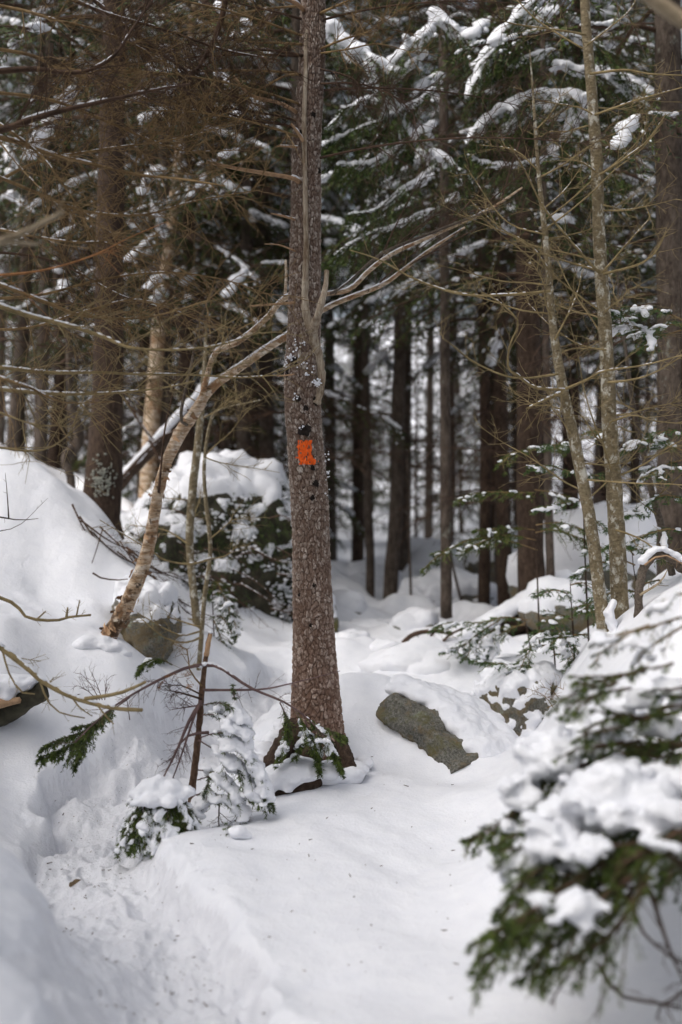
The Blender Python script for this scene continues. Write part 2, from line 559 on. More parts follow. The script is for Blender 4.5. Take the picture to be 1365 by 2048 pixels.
m, n, b = new_mat('granite'); MAT['granite'] = m
v = coords(n)
n1 = noise(n, v, 5, 6, 0.7); n2 = noise(n, v, 160, 3, 0.7); n3 = noise(n, v, 3.2, 5, 0.7)
c = ramp(n, n1, [(0.3, (0.055, 0.055, 0.042)), (0.55, (0.125, 0.118, 0.088)), (0.75, (0.24, 0.20, 0.13))])
c = mix(n, 0.5, c, ramp(n, noise(n, v, 70, 5, 0.8), [(0.38, (0.015, 0.015, 0.014)), (0.62, (0.34, 0.335, 0.31))]))
c = mix(n, ramp(n, n3, [(0.53, (0, 0, 0)), (0.66, (1, 1, 1))]), c, (0.115, 0.105, 0.035))
c = mix(n, ramp(n, noise(n, v, 4.6, 5, 0.75), [(0.50, (0, 0, 0)), (0.60, (.75, .75, .75))]), c, (0.17, 0.125, 0.065))
c = mix(n, ramp(n, noise(n, v, 9, 5, 0.7), [(0.60, (0, 0, 0)), (0.68, (1, 1, 1))]), c, (0.22, 0.25, 0.19))
n.links.new(c, b.inputs['Base Color']); b.inputs['Roughness'].default_value = 0.85
bump(n, b, math_(n, 'ADD', n1, math_(n, 'MULTIPLY', n2, 0.25)), 0.8, 0.04)


# ------------------------------------------------------------------ ground: one sheet of snow, shaped by what the photo shows
GP = [  # pixel x, pixel y, distance
    # trail bed / banks level
    (300, 2048, 3.72), (560, 2048, 3.74), (900, 2048, 3.75), (1250, 2048, 3.58), (250, 1900, 4.3), (100, 1800, 4.95),
    (200, 1700, 5.65), (150, 1600, 6.45), (380, 1560, 6.75), (430, 1480, 7.6), (500, 1400, 8.4), (545, 1345, 9.2),
    (560, 1290, 10.2), (470, 1240, 10.5), (60, 1620, 6.3), (330, 1460, 7.5),
    # near left bank
    (0, 1690, 4.2), (70, 1860, 3.35), (130, 1990, 2.95), (-60, 1900, 2.9), (0, 2048, 2.6), (-200, 1700, 3.5), (-100, 2300, 2.2),
    # left slope and ledge
    (0, 1500, 6.7), (200, 1490, 7.0), (0, 1400, 6.9), (0, 1300, 7.1), (110, 1400, 7.1), (220, 1390, 7.25), (300, 1400, 7.35), (320, 1330, 7.75),
    (250, 1310, 7.75), (150, 1290, 7.7), (215, 1270, 8.0), (100, 1150, 8.6), (250, 1185, 8.7), (280, 1345, 8.0), (330, 1330, 8.3), (0, 1050, 8.8), (0, 930, 9.3), (100, 985, 9.3),
    (200, 1050, 9.25), (300, 1130, 9.0), (345, 1190, 8.7), (-150, 850, 9.6), (-150, 1100, 8.6), (-400, 900, 9), (-400, 1300, 7),
    # behind the ledge
    (120, 1000, 10.6), (210, 1040, 10.6), (330, 1230, 9.6), (400, 1260, 9.5), (0, 960, 11.5), (60, 930, 14),
    # around the trunk, right shelf
    (620, 1535, 6.62), (720, 1530, 6.75), (540, 1540, 6.55), (650, 1620, 6.05), (800, 1600, 6.12), (860, 1545, 6.7), (900, 1700, 5.38), (700, 1850, 4.62), (900, 1900, 4.3),
    (600, 1750, 5.12), (450, 1720, 5.15), (330, 1700, 5.4), (640, 1660, 5.68), (1000, 1640, 5.6), (1040, 1545, 6.3), (950, 1560, 6.55),
    # hump over the central rock and the hollow behind it
    (690, 1352, 7.6), (750, 1352, 7.6), (830, 1370, 7.5), (890, 1425, 7.25), (960, 1490, 6.95), (740, 1420, 7.2), (690, 1440, 7.1), (790, 1480, 6.98),
    (548, 1432, 7.0), (598, 1392, 7.3), (500, 1500, 6.85),
    (740, 1415, 8.25), (690, 1400, 8.3), (850, 1432, 8.2), (920, 1450, 8.05), (980, 1500, 7.75), (1045, 1525, 7.6), (870, 1325, 9.4), (800, 1330, 9.3), (960, 1375, 9.0), (1060, 1400, 8.6), (1100, 1440, 8.0),
    (720, 1262, 11.4), (800, 1290, 10.6), (690, 1200, 13), (850, 1262, 11.8), (910, 1285, 10.8), (680, 1150, 16), (760, 1228, 14), (720, 1170, 18),
    (810, 1160, 19), (980, 1215, 14), (1070, 1285, 11.4), (1150, 1300, 10), (700, 1105, 26), (900, 1110, 22), (1000, 1120, 24), (1150, 1130, 18),
    # right bank
    (1200, 1370, 5.25), (1365, 1205, 5.0), (1290, 1290, 5.1), (1140, 1440, 5.2), (1110, 1460, 6.0), (1170, 1385, 6.1), (1070, 1490, 6.6), (1365, 1400, 4.6), (1150, 1640, 4.6), (1050, 1700, 4.75), (1250, 1850, 4.0),
    (1350, 1850, 3.9), (1500, 1200, 4.8), (1500, 1600, 4.2), (1700, 1400, 4.5), (1230, 1250, 6.8), (1330, 1190, 7.0), (1120, 1375, 8.0), (1300, 1180, 9), (1450, 1100, 9),
    # far
    (400, 1010, 28), (0, 930, 26), (700, 1055, 33), (1100, 1050, 32), (1365, 1040, 30), (-400, 880, 30), (1800, 1000, 30), (300, 810, 55), (700, 830, 55),
    (1200, 810, 55), (0, 780, 55), (1900, 780, 55), (-600, 760, 55), (700, 640, 110), (0, 620, 110), (1365, 630, 110), (2000, 620, 110), (-700, 620, 110),
    # towards and behind the eye
    (600, 4000, 1.2), (-900, 4000, 1.2), (2200, 4000, 1.2), (1500, 2500, 2.4), (2200, 2000, 3.4), (-1200, 1500, 6), (2600, 1200, 6), (-900, 1900, 3), (2400, 1100, 9),
]
gq = np.array(GP, float)


def qmap(px, d):
    return np.stack([px / 420.0, 2.6 * np.log(d)], -1)


GQ = qmap(gq[:, 0], gq[:, 2]); GZ = HC - (gq[:, 1] - 1024) / F * gq[:, 2]
D2 = ((GQ[:, None] - GQ[None]) ** 2).sum(-1)
CC = 0.10 ** 2
A = np.sqrt(D2 + CC); npt = len(GQ)
A[np.arange(npt), np.arange(npt)] -= 0.02
Pm = np.hstack([np.ones((npt, 1)), GQ])
KK = np.block([[A, Pm], [Pm.T, np.zeros((3, 3))]])
W = np.linalg.solve(KK, np.concatenate([GZ, np.zeros(3)]))

TR = np.array([(470, 3600), (400, 2400), (335, 2048), (255, 1900), (195, 1780), (165, 1690), (200, 1610), (290, 1550), (390, 1500), (460, 1440), (520, 1385), (555, 1335)], float)
TRD = np.array([1.5, 2.85, 3.75, 4.4, 5.05, 5.7, 6.25, 6.8, 7.35, 7.95, 8.7, 9.4])
TRW = np.stack([(TR[:, 0] - 682.5) / F * TRD, TRD], -1)
TRW = np.vstack([[TRW[0, 0] - 0.1, -4.0], TRW])
TRC = spline(np.hstack([TRW, np.array([0.44, .44, .43, .43, .39, .33, .30, .34, .34, .28, .24, .2, .16])[:, None]]), 90)


_fr = np.random.default_rng(19)
FEET = []
for k_ in range(26):
    i_ = int(np.interp(k_, [0, 25], [22, 84])); a_ = TRC[i_, :2]; t_d = TRC[i_ + 1, :2] - a_; an_ = math.atan2(t_d[1], t_d[0]) - pi / 2
    o_ = (0.13 if k_ % 2 else -0.13) + _fr.normal(0, .05)
    FEET.append((a_[0] + math.cos(an_) * o_, a_[1] + math.sin(an_) * o_ + _fr.normal(0, .06), an_ + _fr.normal(0, .25), _fr.uniform(.8, 1.1)))


def trail_dist(x, y):
    best = np.full(x.shape, 9.0); wid = np.full(x.shape, 0.3)
    for i in range(len(TRC) - 1):
        a, b2 = TRC[i, :2], TRC[i + 1, :2]; e = b2 - a
        t = np.clip(((x - a[0]) * e[0] + (y - a[1]) * e[1]) / (e @ e), 0, 1)
        dd = np.hypot(x - a[0] - t * e[0], y - a[1] - t * e[1])
        k = dd < best
        best = np.where(k, dd, best); wid = np.where(k, TRC[i, 2] + t * (TRC[i + 1, 2] - TRC[i, 2]), wid)
    return best - wid


def ground_base(x, y):
    x = np.asarray(x, float); y = np.maximum(np.asarray(y, float), 0.6)
    shp = x.shape; x = x.ravel(); y = y.ravel()
    px = np.clip(x / y * F + 682.5, -1500, 2900)
    q = qmap(px, y)
    z = np.zeros(len(x))
    for i in range(0, len(x), 60000):
        s = slice(i, i + 60000)
        d2 = ((q[s, None] - GQ[None]) ** 2).sum(-1)
        z[s] = np.sqrt(d2 + CC) @ W[:npt] + W[npt] + q[s] @ W[npt + 1:]
    return z.reshape(shp)


def ground(x, y, fine=True):
    z = ground_base(x, y)
    e = trail_dist(x, y) + 0.16 * fbm2(x * 2.6, y * 2.6, 3, 5)
    m_ = 1 - sstep(-0.08, 0.045, e)
    z = z - 0.11 * m_
    z = z + 0.13 * fbm2(x * 1.3 + 3, y * 1.3, 3, 9) * sstep(0.4, 2, y) * (1 - m_) * np.clip(y / 6, 0.5, 2)
    if fine:
        z = z + m_ * (0.075 * fbm2(x * 6, y * 6, 4, 21, 0.58) + 0.012 * np.abs(fbm2(x * 15, y * 15, 2, 33)))
        z = z + (1 - m_) * 0.008 * fbm2(x * 7, y * 7, 4, 41)
        z = z - 0.05 * np.exp(-((e + 0.05) / 0.05) ** 2) * sstep(-0.05, 0.25, fbm2(x * 2.3, y * 2.3, 2, 71))
        rim = np.exp(-(e / 0.09) ** 2)
        z = z + rim * 0.03 * fbm2(x * 9, y * 9, 3, 51, 0.6)
        for (fx, fy, fa, fl) in FEET:      # boot prints
            ux = (x - fx) * math.cos(fa) + (y - fy) * math.sin(fa); uy = -(x - fx) * math.sin(fa) + (y - fy) * math.cos(fa)
            rr_ = np.sqrt((ux / (0.055 * fl)) ** 2 + (uy / (0.15 * fl)) ** 2)
            z = z - 0.03 * (1 - sstep(0.45, 1.15, rr_ + .35 * fbm2(x * 22, y * 22, 2, 13))) + 0.006 * np.exp(-((rr_ - 1.2) / 0.2) ** 2)
        z = z + 0.30 * np.maximum(fbm2(x * 1.4, y * 1.4, 3, 91), -0.10) * sstep(8.6, 11, y) * (1 - sstep(24, 40, y))
    return z, m_, e


def gz(x, y):
    return float(ground(np.array([x], float), np.array([y], float), False)[0][0])


NU, NV = 620, 640
uu = np.concatenate([np.linspace(-1.6, -0.36, 60, endpoint=False), np.linspace(-0.36, 0.36, 500), np.linspace(0.36, 1.6, 61)[1:]])
NU = len(uu)
vv = np.concatenate([np.linspace(-3, 1.2, 20, endpoint=False), np.geomspace(1.2, 16, 560), np.geomspace(16, 200, 71)[1:]])
NV = len(vv)
U, V = np.meshgrid(uu, vv)
X = U * np.maximum(V, 1.2) ; Y = V.copy()
X = X * (1 + 0 * V)
Z, TM, TE = ground(X, Y)
gv = np.stack([X, Y, Z], -1).reshape(-1, 3)
gqd = grid_quads(NV, NU, wrap=False)
in_trail = (TE.ravel()[gqd].mean(1) < 0.0) & (gv[gqd][:, :, 1].mean(1) < 9.6)
# shared normals so that the seam between path and snow stays smooth
fn = np.cross(gv[gqd[:, 2]] - gv[gqd[:, 0]], gv[gqd[:, 3]] - gv[gqd[:, 1]])
vn = np.zeros_like(gv)
for k in range(4): np.add.at(vn, gqd[:, k], fn)
vn = norm(vn)
for nm, sel, mt in (('ground', ~in_trail, 'snow'), ('path', in_trail, 'trodden')):
    q = gqd[sel]; used, inv = np.unique(q, return_inverse=True)
    mb = MB(); mb.add(gv[used], None, inv.reshape(-1, 4))
    o = part(nm, mb, MAT[mt], kind='structure')
    o.data.normals_split_custom_set_from_vertices([tuple(x) for x in vn[used]])
    o['label'] = 'smooth deep snow over the forest floor, hollows and banks' if nm == 'ground' else 'trodden snow trail winding up past the painted tree'
    o['category'] = 'snow ground' if nm == 'ground' else 'snow path'


# ------------------------------------------------------------------ rocks with snow
def rock(name, label, cat, c, r, seed, snow=0.10, cut=0.25, sub=5, rough=0.22, patch=0.05, mat='granite', rot=0.0, pfreq=5, free=None, sharp=1.0, facet=1.0):
    v, f = ico(sub)
    v = v.copy()
    p = np.sign(v) * np.abs(v) ** sharp
    p = p * (1 + rough * fbm3(v * 1.3 + seed, 4, seed)[:, None] * 2)
    p = p * np.asarray(r)
    ca, sa = math.cos(rot), math.sin(rot)
    p = np.stack([p[:, 0] * ca - p[:, 1] * sa, p[:, 0] * sa + p[:, 1] * ca, p[:, 2]], -1)
    if free is not None: p = free(p)
    c = np.asarray(c, float)
    p = p + norm(p) * ((fbm3(p * 6 + seed, 4, seed + 3) * 0.05 + facet * (-np.abs(fbm3(p * 3.3 / max(r) + seed, 3, seed + 6)) * 0.16 + np.round(fbm3(p * 2.2 / max(r), 2, seed + 8) * 5) * 0.025)) * min(r))[:, None]
    fn = np.cross(p[f[:, 1]] - p[f[:, 0]], p[f[:, 2]] - p[f[:, 0]])
    nn = np.zeros_like(p)
    for k in range(3): np.add.at(nn, f[:, k], fn)
    nn = norm(nn)
    root = thing(name, label, cat, (c[0], c[1], c[2] - r[2]))
    mb = MB(); mb.add(p + c, f); part('stone', mb, MAT[mat], root)
    up = nn[:, 2] * 0.75 + norm(p)[:, 2] * 0.25
    th = snow * np.clip((up - cut) * 2.2, -.3, 1) + patch * (1 - .65 * sstep(.25, .7, up)) * 2 * fbm3((p + c) * pfreq * np.array([1, 1, 1.6]), 4, seed + 9) + 0.03 * fbm3((p + c) * 24, 3, seed + 5) - 0.004
    th = np.clip(th, -0.05, 9)
    d = nn * 0.6 + np.array([0, 0, 0.4])
    mb = MB(); mb.add(p + c + d * th[:, None], f); part('snow_cover', mb, MAT['snow'], root)
    return root, p + c, nn


big_c = P(438, 1165, 11.9)
broot, bp, bn = rock('boulder', 'big mossy boulder with a thick rounded snow cap behind the painted tree', 'boulder', big_c, (1.20, 1.0, 1.16), 3, snow=0.15, cut=0.46, sub=6, patch=0.13, mat='moss', pfreq=7.0, rough=0.17, facet=.7)

# hanging ferns and moss tufts on its face
rg = np.random.default_rng(5)
sel = np.where((bn[:, 1] < -0.1) & (bn[:, 2] < 0.6) & (bn[:, 2] > -0.4))[0]
cl = fbm3(bp[sel] * 2.2, 3, 77)
sel = sel[cl > -0.02]
sel = rg.choice(sel, min(2600, len(sel)), False)
d = norm(bn[sel] * 0.8 + rg.normal(0, 0.35, (len(sel), 3)))
ar = arcs(bp[sel], d, rg.uniform(0.04, 0.15, len(sel)), 0.7, 4, rg)
mb = MB(); needles(mb, ar, 12, 0.022, 0.006, rg)
part('moss_tufts', mb, MAT['dark_needle'], broot, False, kind='stuff', attr='tone')
q_ = ar[:, 1:3].reshape(-1, 3); q_ = q_[(rg.random(len(q_)) < .6) & (fbm3(q_ * 3.2, 3, 55) > -.02)]; w_ = rg.uniform(.008, .026, len(q_)); mb = MB(); lumps(mb, q_ + [0, 0, .01], w_, w_ * .6, rg, 6, 4)
part('snow', mb, MAT['snow'], broot)

# central rock: a long slanting slab, snow on its back
ax = PP([(760, 1412, 7.22), (818, 1432, 7.06), (872, 1484, 6.88), (928, 1552, 6.70)])
axs = spline(ax, 60)


def slab():
    t, nn, bb = frames(axs)
    seg = 60; th = np.linspace(0, 2 * pi, seg, endpoint=False)
    s = np.linspace(0, 1, 60)
    R = 0.135 * (1 - (1 - np.clip(s / 0.16, 0, 1)) ** 2) ** 0.5 * (1 - 0.06 * s) + 0.012
    upv = np.array([0.35, -0.25, 1.0]); a = norm(upv - t * (t @ upv)[:, None]); bq = np.cross(t, a)
    ct, st = np.cos(th), np.sin(th)
    ca = np.sign(ct) * np.abs(ct) ** 0.75; sa = np.sign(st) * np.abs(st) ** 0.8
    p = axs[:, None] + (a[:, None] * ca[None, :, None] * 0.75 + bq[:, None] * sa[None, :, None] * 0.98) * R[:, None, None]
    p = p.reshape(-1, 3)
    cn = np.repeat(axs, seg, 0); o_ = norm(p - cn)
    p = p + o_ * (fbm3(p * 5, 5, 12, 0.55) * 0.075 + np.floor(fbm3(p * np.array([3, 3, 7]), 2, 15) * 6) * 0.010 - np.abs(fbm3(p * 9, 3, 19)) * 0.04)[:, None]
    q = grid_quads(60, seg)
    k = len(p); p = np.vstack([p, axs[0], axs[-1]])
    sg = np.arange(seg); s2 = (sg + 1) % seg
    tr = np.vstack([np.stack([s2, sg, np.full(seg, k)], -1), np.stack([59 * seg + sg, 59 * seg + s2, np.full(seg, k + 1)], -1)])
    return p, q, tr


p, q, tr = slab()
rr = thing('slanting_rock', 'bare grey granite rock slanting out of the snow right of the painted tree', 'rock', P(860, 1545, 7.0))
mb = MB(); mb.add(p, tr, q); part('stone', mb, MAT['granite'], rr)
# snow lying over its back
balls = []
rg = np.random.default_rng(11)
for k in range(330):
    u = rg.uniform(0.25, 3.4); sx = rg.uniform(0, 1); c0 = axs[int(sx * 59)]
    o_ = np.array([0.09 + 0.10 * u, 0.07 + 0.10 * u, 0.115 - 0.032 * u - 0.02 * sx]) + rg.normal(0, 0.012, 3)
    balls.append((c0 + o_, 0.10, 0.12, 0.05))
sm = snow_mass(balls, 0.016, 10, 0.012, 17, 3)
part('snow_cover', sm, MAT['snow'], rr)

rock('snow_dusted_rock', 'rounded rock dusted with wind-pocked snow and a mossy foot, right of the bare slanting rock', 'rock', P(1035, 1445, 8.4), (0.42, 0.40, 0.45), 8, snow=0.035, cut=0.0, sub=6, patch=0.045, pfreq=11, rough=0.2)
rock('overhung_rock', 'dark rock face under the snow ledge behind the birch foot', 'rock', P(298, 1262, 8.45), (0.25, 0.32, 0.27), 14, snow=0.10, cut=0.45, sub=5, patch=0.02, sharp=.8)
rock('snowy_boulder', 'smooth snow-covered boulder mound between the rear trunks', 'boulder', P(865, 1200, 19.5), (0.75, 0.7, 0.85), 21, snow=0.25, cut=-0.1, sub=4, patch=0.04)
rock('snowy_boulder', 'low snow-covered boulder beyond the painted tree, left of the two rear trunks', 'boulder', P(712, 1205, 15.8), (0.55, 0.6, 0.42), 22, snow=0.22, cut=-0.1, sub=4, patch=0.04)
rock('snowy_boulder', 'small snow-covered stone in the hollow behind the slanting rock', 'boulder', P(738, 1275, 12.0), (0.3, 0.3, 0.12), 23, snow=0.1, cut=0.0, sub=4, patch=0.02)
rock('snowy_boulder', 'dark-sided rock with patchy snow at the foot of the thin rear trunks', 'boulder', P(905, 1205, 14.2), (0.62, 0.5, 0.25), 24, snow=0.14, cut=0.3, sub=5, patch=0.08)
rock('snowy_boulder', 'rounded snow hump just behind the slanting rock', 'boulder', P(850, 1360, 9.5), (0.42, 0.4, 0.2), 25, snow=0.12, cut=-0.1, sub=4, patch=0.02)
rock('snowy_boulder', 'dark hollow-sided rock behind the paired rear trunks', 'boulder', P(1030, 1150, 15.5), (0.75, 0.6, 0.5), 26, snow=0.2, cut=0.35, sub=5, patch=0.08)
rock('snowy_boulder', 'broad snow-covered boulder at the right edge behind the grey saplings', 'boulder', P(1230, 1180, 12.5), (1.1, 0.9, 0.75), 27, snow=0.2, cut=0.05, sub=4, patch=0.05)
rock('snowy_boulder', 'grey stone peeping from the snow just right of the painted trunk', 'boulder', P(648, 1250, 11.2), (0.16, 0.2, 0.36), 28, snow=0.06, cut=0.4, sub=4, patch=0.02)


for k, (a, b2, d, r, lab) in enumerate([(705, 1300, 10.6, .17, 'small dark-sided stone in the hollow directly behind the painted trunk'), (770, 1318, 10.0, .15, 'low stone with a grey flank left of the bent root'), (828, 1262, 11.6, .2, 'squat snow-topped stone above the bent root'), (945, 1335, 9.7, .18, 'stone with a dark side just below the fallen tree end'),
                                   (690, 1225, 12.8, .22, 'snow lump on the slope beside the painted trunk'), (800, 1215, 15.5, .24, 'snow-topped stone between the sturdy trunk and its half-hidden neighbour'), (955, 1165, 17, .4, 'snow-capped stone left of the close trunk pair'), (1130, 1230, 10.8, .3, 'snow-topped stone right of the reddish trunk foot')]):
    rock('snowy_stone', lab, 'stone', P(a, b2, d), (r * 1.25, r, r * .8), 40 + k, snow=r * .35, cut=0.28, sub=4, patch=.02)


# ------------------------------------------------------------------ modelled bark
def worley(a, bq, na, s):
    """a wraps after na cells; returns F1, F2, id"""
    ai, bi = np.floor(a), np.floor(bq)
    f1 = np.full(a.shape, 9.0); f2 = np.full(a.shape, 9.0); idv = np.zeros(a.shape)
    for di in (-1, 0, 1):
        for dj in (-1, 0, 1):
            ci, cj = np.mod(ai + di, na), bi + dj
            hx = hash2(ci, cj, s); hy = hash2(ci, cj, s + 50)
            d = np.hypot(ai + di + 0.1 + hx * 0.8 - a, cj + 0.1 + hy * 0.8 - bq)
            h = hash2(ci, cj, s + 99)
            lt = d < f1
            f2 = np.where(lt, f1, np.minimum(f2, d)); idv = np.where(lt, h, idv); f1 = np.where(lt, d, f1)
    return f1, f2, idv


def bark_trunk(centers, radii, dz, seg, cell, aspect, amp, seed, flare=None):
    L = np.linalg.norm(np.diff(centers, axis=0), axis=1).sum()
    n = int(L / dz)
    pr = spline(np.hstack([centers, np.asarray(radii)[:, None]]), n)
    c, r = pr[:, :3], pr[:, 3]
    th = np.linspace(0, 2 * pi, seg, endpoint=False)
    TH, S = np.meshgrid(th, np.linspace(0, L, n))
    rm = float(np.mean(r)); na = max(6, int(2 * pi * rm / cell))
    wob = fbm2(TH * 4 / (2 * pi) * 3, S * 9, 3, seed + 7)
    wob *= np.sin(TH / 2) ** 0.5
    a = np.mod(TH / (2 * pi) * na + wob * 1.6, na); bq = S / (cell * aspect) + 0.7 * fbm2(np.cos(TH) * 6, S * 14 + np.sin(TH) * 6, 3, seed + 3)
    f1, f2, idv = worley(a, bq, na, seed)
    f1b, f2b, idb = worley(np.mod(a * 2, na * 2), bq * 2 + 0.37, na * 2, seed + 200)
    e = f2 - f1; eb = f2b - f1b
    plate = sstep(0.02, 0.30, e) * (0.55 + 0.45 * idv) * 0.75 + sstep(0.0, 0.25, eb) * 0.30 * (0.4 + idb)
    fine = fbm2(np.cos(TH) * 22 + S * 3, np.sin(TH) * 22 + S * 40, 3, seed + 5)
    disp = amp * (plate - 0.5 + 0.35 * fine)
    rr_ = r[:, None] * (1 + 0.05 * fbm2(np.cos(TH) * 1.5 + S, np.sin(TH) * 1.5 + S * 1.5, 3, seed + 31)) + disp
    if flare is not None: rr_ = rr_ * flare(TH, S)
    d = np.stack([np.cos(TH), np.sin(TH), np.zeros_like(TH)], -1)
    v = c[:, None] + d * rr_[..., None]
    tone = np.clip(0.45 * idv + 0.35 * idb + 0.35 * (plate - 0.4) + 0.15, 0, 1)
    seam = 0.85 * (1 - sstep(0.0, 0.16, e))
    return v, d, tone, seam, c, r, TH, S, plate


# ------------------------------------------------------------------ the painted spruce
TD = 6.7
tp = [(632, 1560, 66), (632, 1530, 63), (633, 1490, 56), (633, 1450, 52), (632, 1400, 48), (629, 1300, 41.5), (626, 1200, 38.5), (623, 1080, 36), (620, 1000, 36.5),
      (612, 900, 34.5), (606, 820, 34.5), (605, 750, 35), (607, 700, 33), (610, 600, 31), (611, 500, 29.5), (613, 400, 28.5), (613, 300, 27.5), (619, 200, 26), (625, 100, 24.5), (627, 0, 23.5)]
tc = np.array([P(a, b2, TD) for a, b2, _ in tp]); tr_ = np.array([w for *_, w in tp]) / F * TD
up_ext = np.array([tc[-1] + np.array([0.03 * k, 0.02 * k, 0.8 * k]) for k in range(1, 8)])
tr_full = np.concatenate([tr_, tr_[-1] * (1 - np.arange(1, 8) * 0.09)])
tc_full = np.vstack([tc, up_ext])
spruce = thing('spruce_tree', 'foremost scaly-barked spruce marked with an orange paint blaze', 'tree', (tc[0][0], tc[0][1], tc[0][2]))


def root_flare(TH, S):
    k = np.exp(-S / 0.16)
    ridges = 0.30 * np.cos(TH * 3 + 0.6) + 0.18 * np.cos(TH * 5 + 2.0) + 0.12 * np.cos(TH * 8 + 1)
    return 1 + k * (0.12 + ridges * 0.7)


v, dd_, tone, seam, cc_, rc_, TH, S, plate = bark_trunk(tc, tr_, 0.0056, 270, 0.020, 1.8, 0.0135, 3, root_flare)
mb = MB(); mb.add(v.reshape(-1, 3), None, grid_quads(*v.shape[:2]))
o = part('trunk', mb, MAT['scaly_bark'], spruce)
for nm, arr in (('tone', tone), ('seam', seam)):
    at = o.data.attributes.new(nm, 'FLOAT', 'POINT'); at.data.foreach_set('value', arr.astype(np.float32).ravel())
TV, TN = v, dd_
mb = MB(); tube(mb, np.vstack([tc[-1:] - [0, 0, .02], up_ext]), np.concatenate([tr_[-1:], tr_full[-7:]]), 14, 40, 0.04)
part('upper_trunk', mb, MAT['brown_bark'], spruce)


def on_trunk(px, py, off=0.0):
    """point on the trunk's face at a pixel"""
    z = HC - (py - 1024) / F * (TD - 0.1)
    i = int(np.argmin(np.abs(cc_[:, 2] - z))); r = rc_[i]
    x = (px - 682.5) / F * (TD - 0.1); dx = np.clip((x - cc_[i, 0]) / r, -0.98, 0.98)
    y = cc_[i, 1] - r * math.sqrt(1 - dx * dx)
    nrm = np.array([dx, -math.sqrt(1 - dx * dx), 0])
    return np.array([x, y, z]) + nrm * off, nrm


for pts, w in [([(596, 1455, 6.62), (572, 1490, 6.52), (548, 1522, 6.42), (525, 1550, 6.36)], [.075, .065, .05, .03]), ([(668, 1470, 6.66), (688, 1508, 6.58), (702, 1538, 6.5), (712, 1560, 6.46)], [.06, .05, .035, .02]), ([(622, 1480, 6.56), (618, 1520, 6.46), (612, 1550, 6.4)], [.07, .055, .03])]:
    mb = MB(); tube(mb, PP(pts), w, 20, 60, .22, seed=9, freq=24); part('root', mb, MAT['brown_bark'], spruce)
_rc = np.random.default_rng(15)
part('snow', snow_mass([(P(a + _rc.normal(0, 5), b2 + _rc.normal(0, 4), d), r / F * d, r / F * d, r / F * d * .5) for a, b2, d, r in [(716, 1535, 6.55, 22), (704, 1548, 6.45, 26), (728, 1520, 6.7, 20), (678, 1558, 6.4, 26), (650, 1562, 6.35, 26), (620, 1560, 6.34, 24), (535, 1500, 6.62, 24), (520, 1520, 6.5, 28), (550, 1475, 6.75, 24), (568, 1452, 6.85, 20), (508, 1545, 6.4, 26), (560, 1480, 6.78, 12)] for _ in range(3)], .012, 5, .01, 20), MAT['snow'], spruce)
# the blaze: paint chips standing on the bark plates
vx = v[..., 0]; vz_ = v[..., 2]; vy = v[..., 1]
pxv = vx / vy * F + 682.5; pyv = 1024 - (vz_ - HC) / vy * F
front = dd_[..., 1] < -0.05
wig = fbm2(pxv / 6, pyv / 6, 3, 4) * 4
inside = front & (pxv + wig > 595) & (pxv + wig < 625 + sstep(908, 922, pyv) * 7 - 1.0 * sstep(895, 905, pyv) * (1 - sstep(908, 914, pyv))) & (pyv + wig > 880) & (pyv - wig < 929.5)
inside &= ~((pxv + wig < 598.5) & (pyv > 918))
inside |= front & ((np.hypot(pxv - 593, pyv - 915) < 2.6) | (np.hypot(pxv - 637, pyv - 922) < 2.0))
ca_, cb_ = pxv / 8.0 + 0.4 * fbm2(pxv / 5, pyv / 5, 2, 61), pyv / 9.5 + 0.4 * fbm2(pxv / 5 + 9, pyv / 5, 2, 62)
w1, w2, _ = worley(ca_, cb_, 100000, 17)
inside &= (w2 - w1) > 0.015
qd = grid_quads(*v.shape[:2])
keep = inside.ravel()[qd].all(1)
used, inv = np.unique(qd[keep], return_inverse=True)
bv = v.reshape(-1, 3)[used] + dd_.reshape(-1, 3)[used] * 0.0022
mb = MB(); mb.add(bv, None, inv.reshape(-1, 4))
part('paint_blaze', mb, MAT['orange_paint'], spruce, label='cracked orange paint rectangle')


def knot(px, py, w, seed, out=0.012):
    p0, nr = on_trunk(px, py, 0.0)
    r = w / F * TD
    t1 = norm(np.cross(nr, [0, 0, 1.0])); t2 = np.cross(t1, nr)
    mb = MB()
    rings = [(1.05, -0.006), (0.9, out * .45), (0.62, out * 0.9), (0.4, out * 0.55), (0.2, out * .7), (0.02, out * .4)]
    seg = 18; th = np.linspace(0, 2 * pi, seg, endpoint=False); vs = []
    for k, (a, h) in enumerate(rings):
        j = 1 + 0.8 * np.array([vnoise2(np.array([math.cos(t) * 1.7 + seed]), np.array([math.sin(t) * 1.7 + k * .3]), seed)[0] for t in th])
        hh = h * (1 + 0.9 * np.array([vnoise2(np.array([math.cos(t) * 3 + seed]), np.array([math.sin(t) * 3 + k]), seed + 3)[0] for t in th]))
        vs.append(p0 + (t1[None] * (np.cos(th) * j * a * r)[:, None] + t2[None] * (np.sin(th) * j * a * r * 1.1)[:, None]) + nr[None] * hh[:, None])
    mb.add(np.vstack(vs), None, grid_quads(len(rings), seg))
    return part('knot', mb, MAT['knot'], spruce)


for k, (a, b2, w) in enumerate([(609, 861, 12.5), (626, 936, 5.5), (632, 967, 7), (625, 996, 5.5), (596, 798, 6.5), (629, 1170, 4), (622, 1250, 3.5), (588, 722, 8), (600, 1190, 3),
                                (575, 745, 7), (633, 800, 9), (612, 816, 5), (627, 225, 5), (602, 260, 4), (638, 335, 5)]):
    knot(a, b2, w, k + 1)
rg = np.random.default_rng(3)
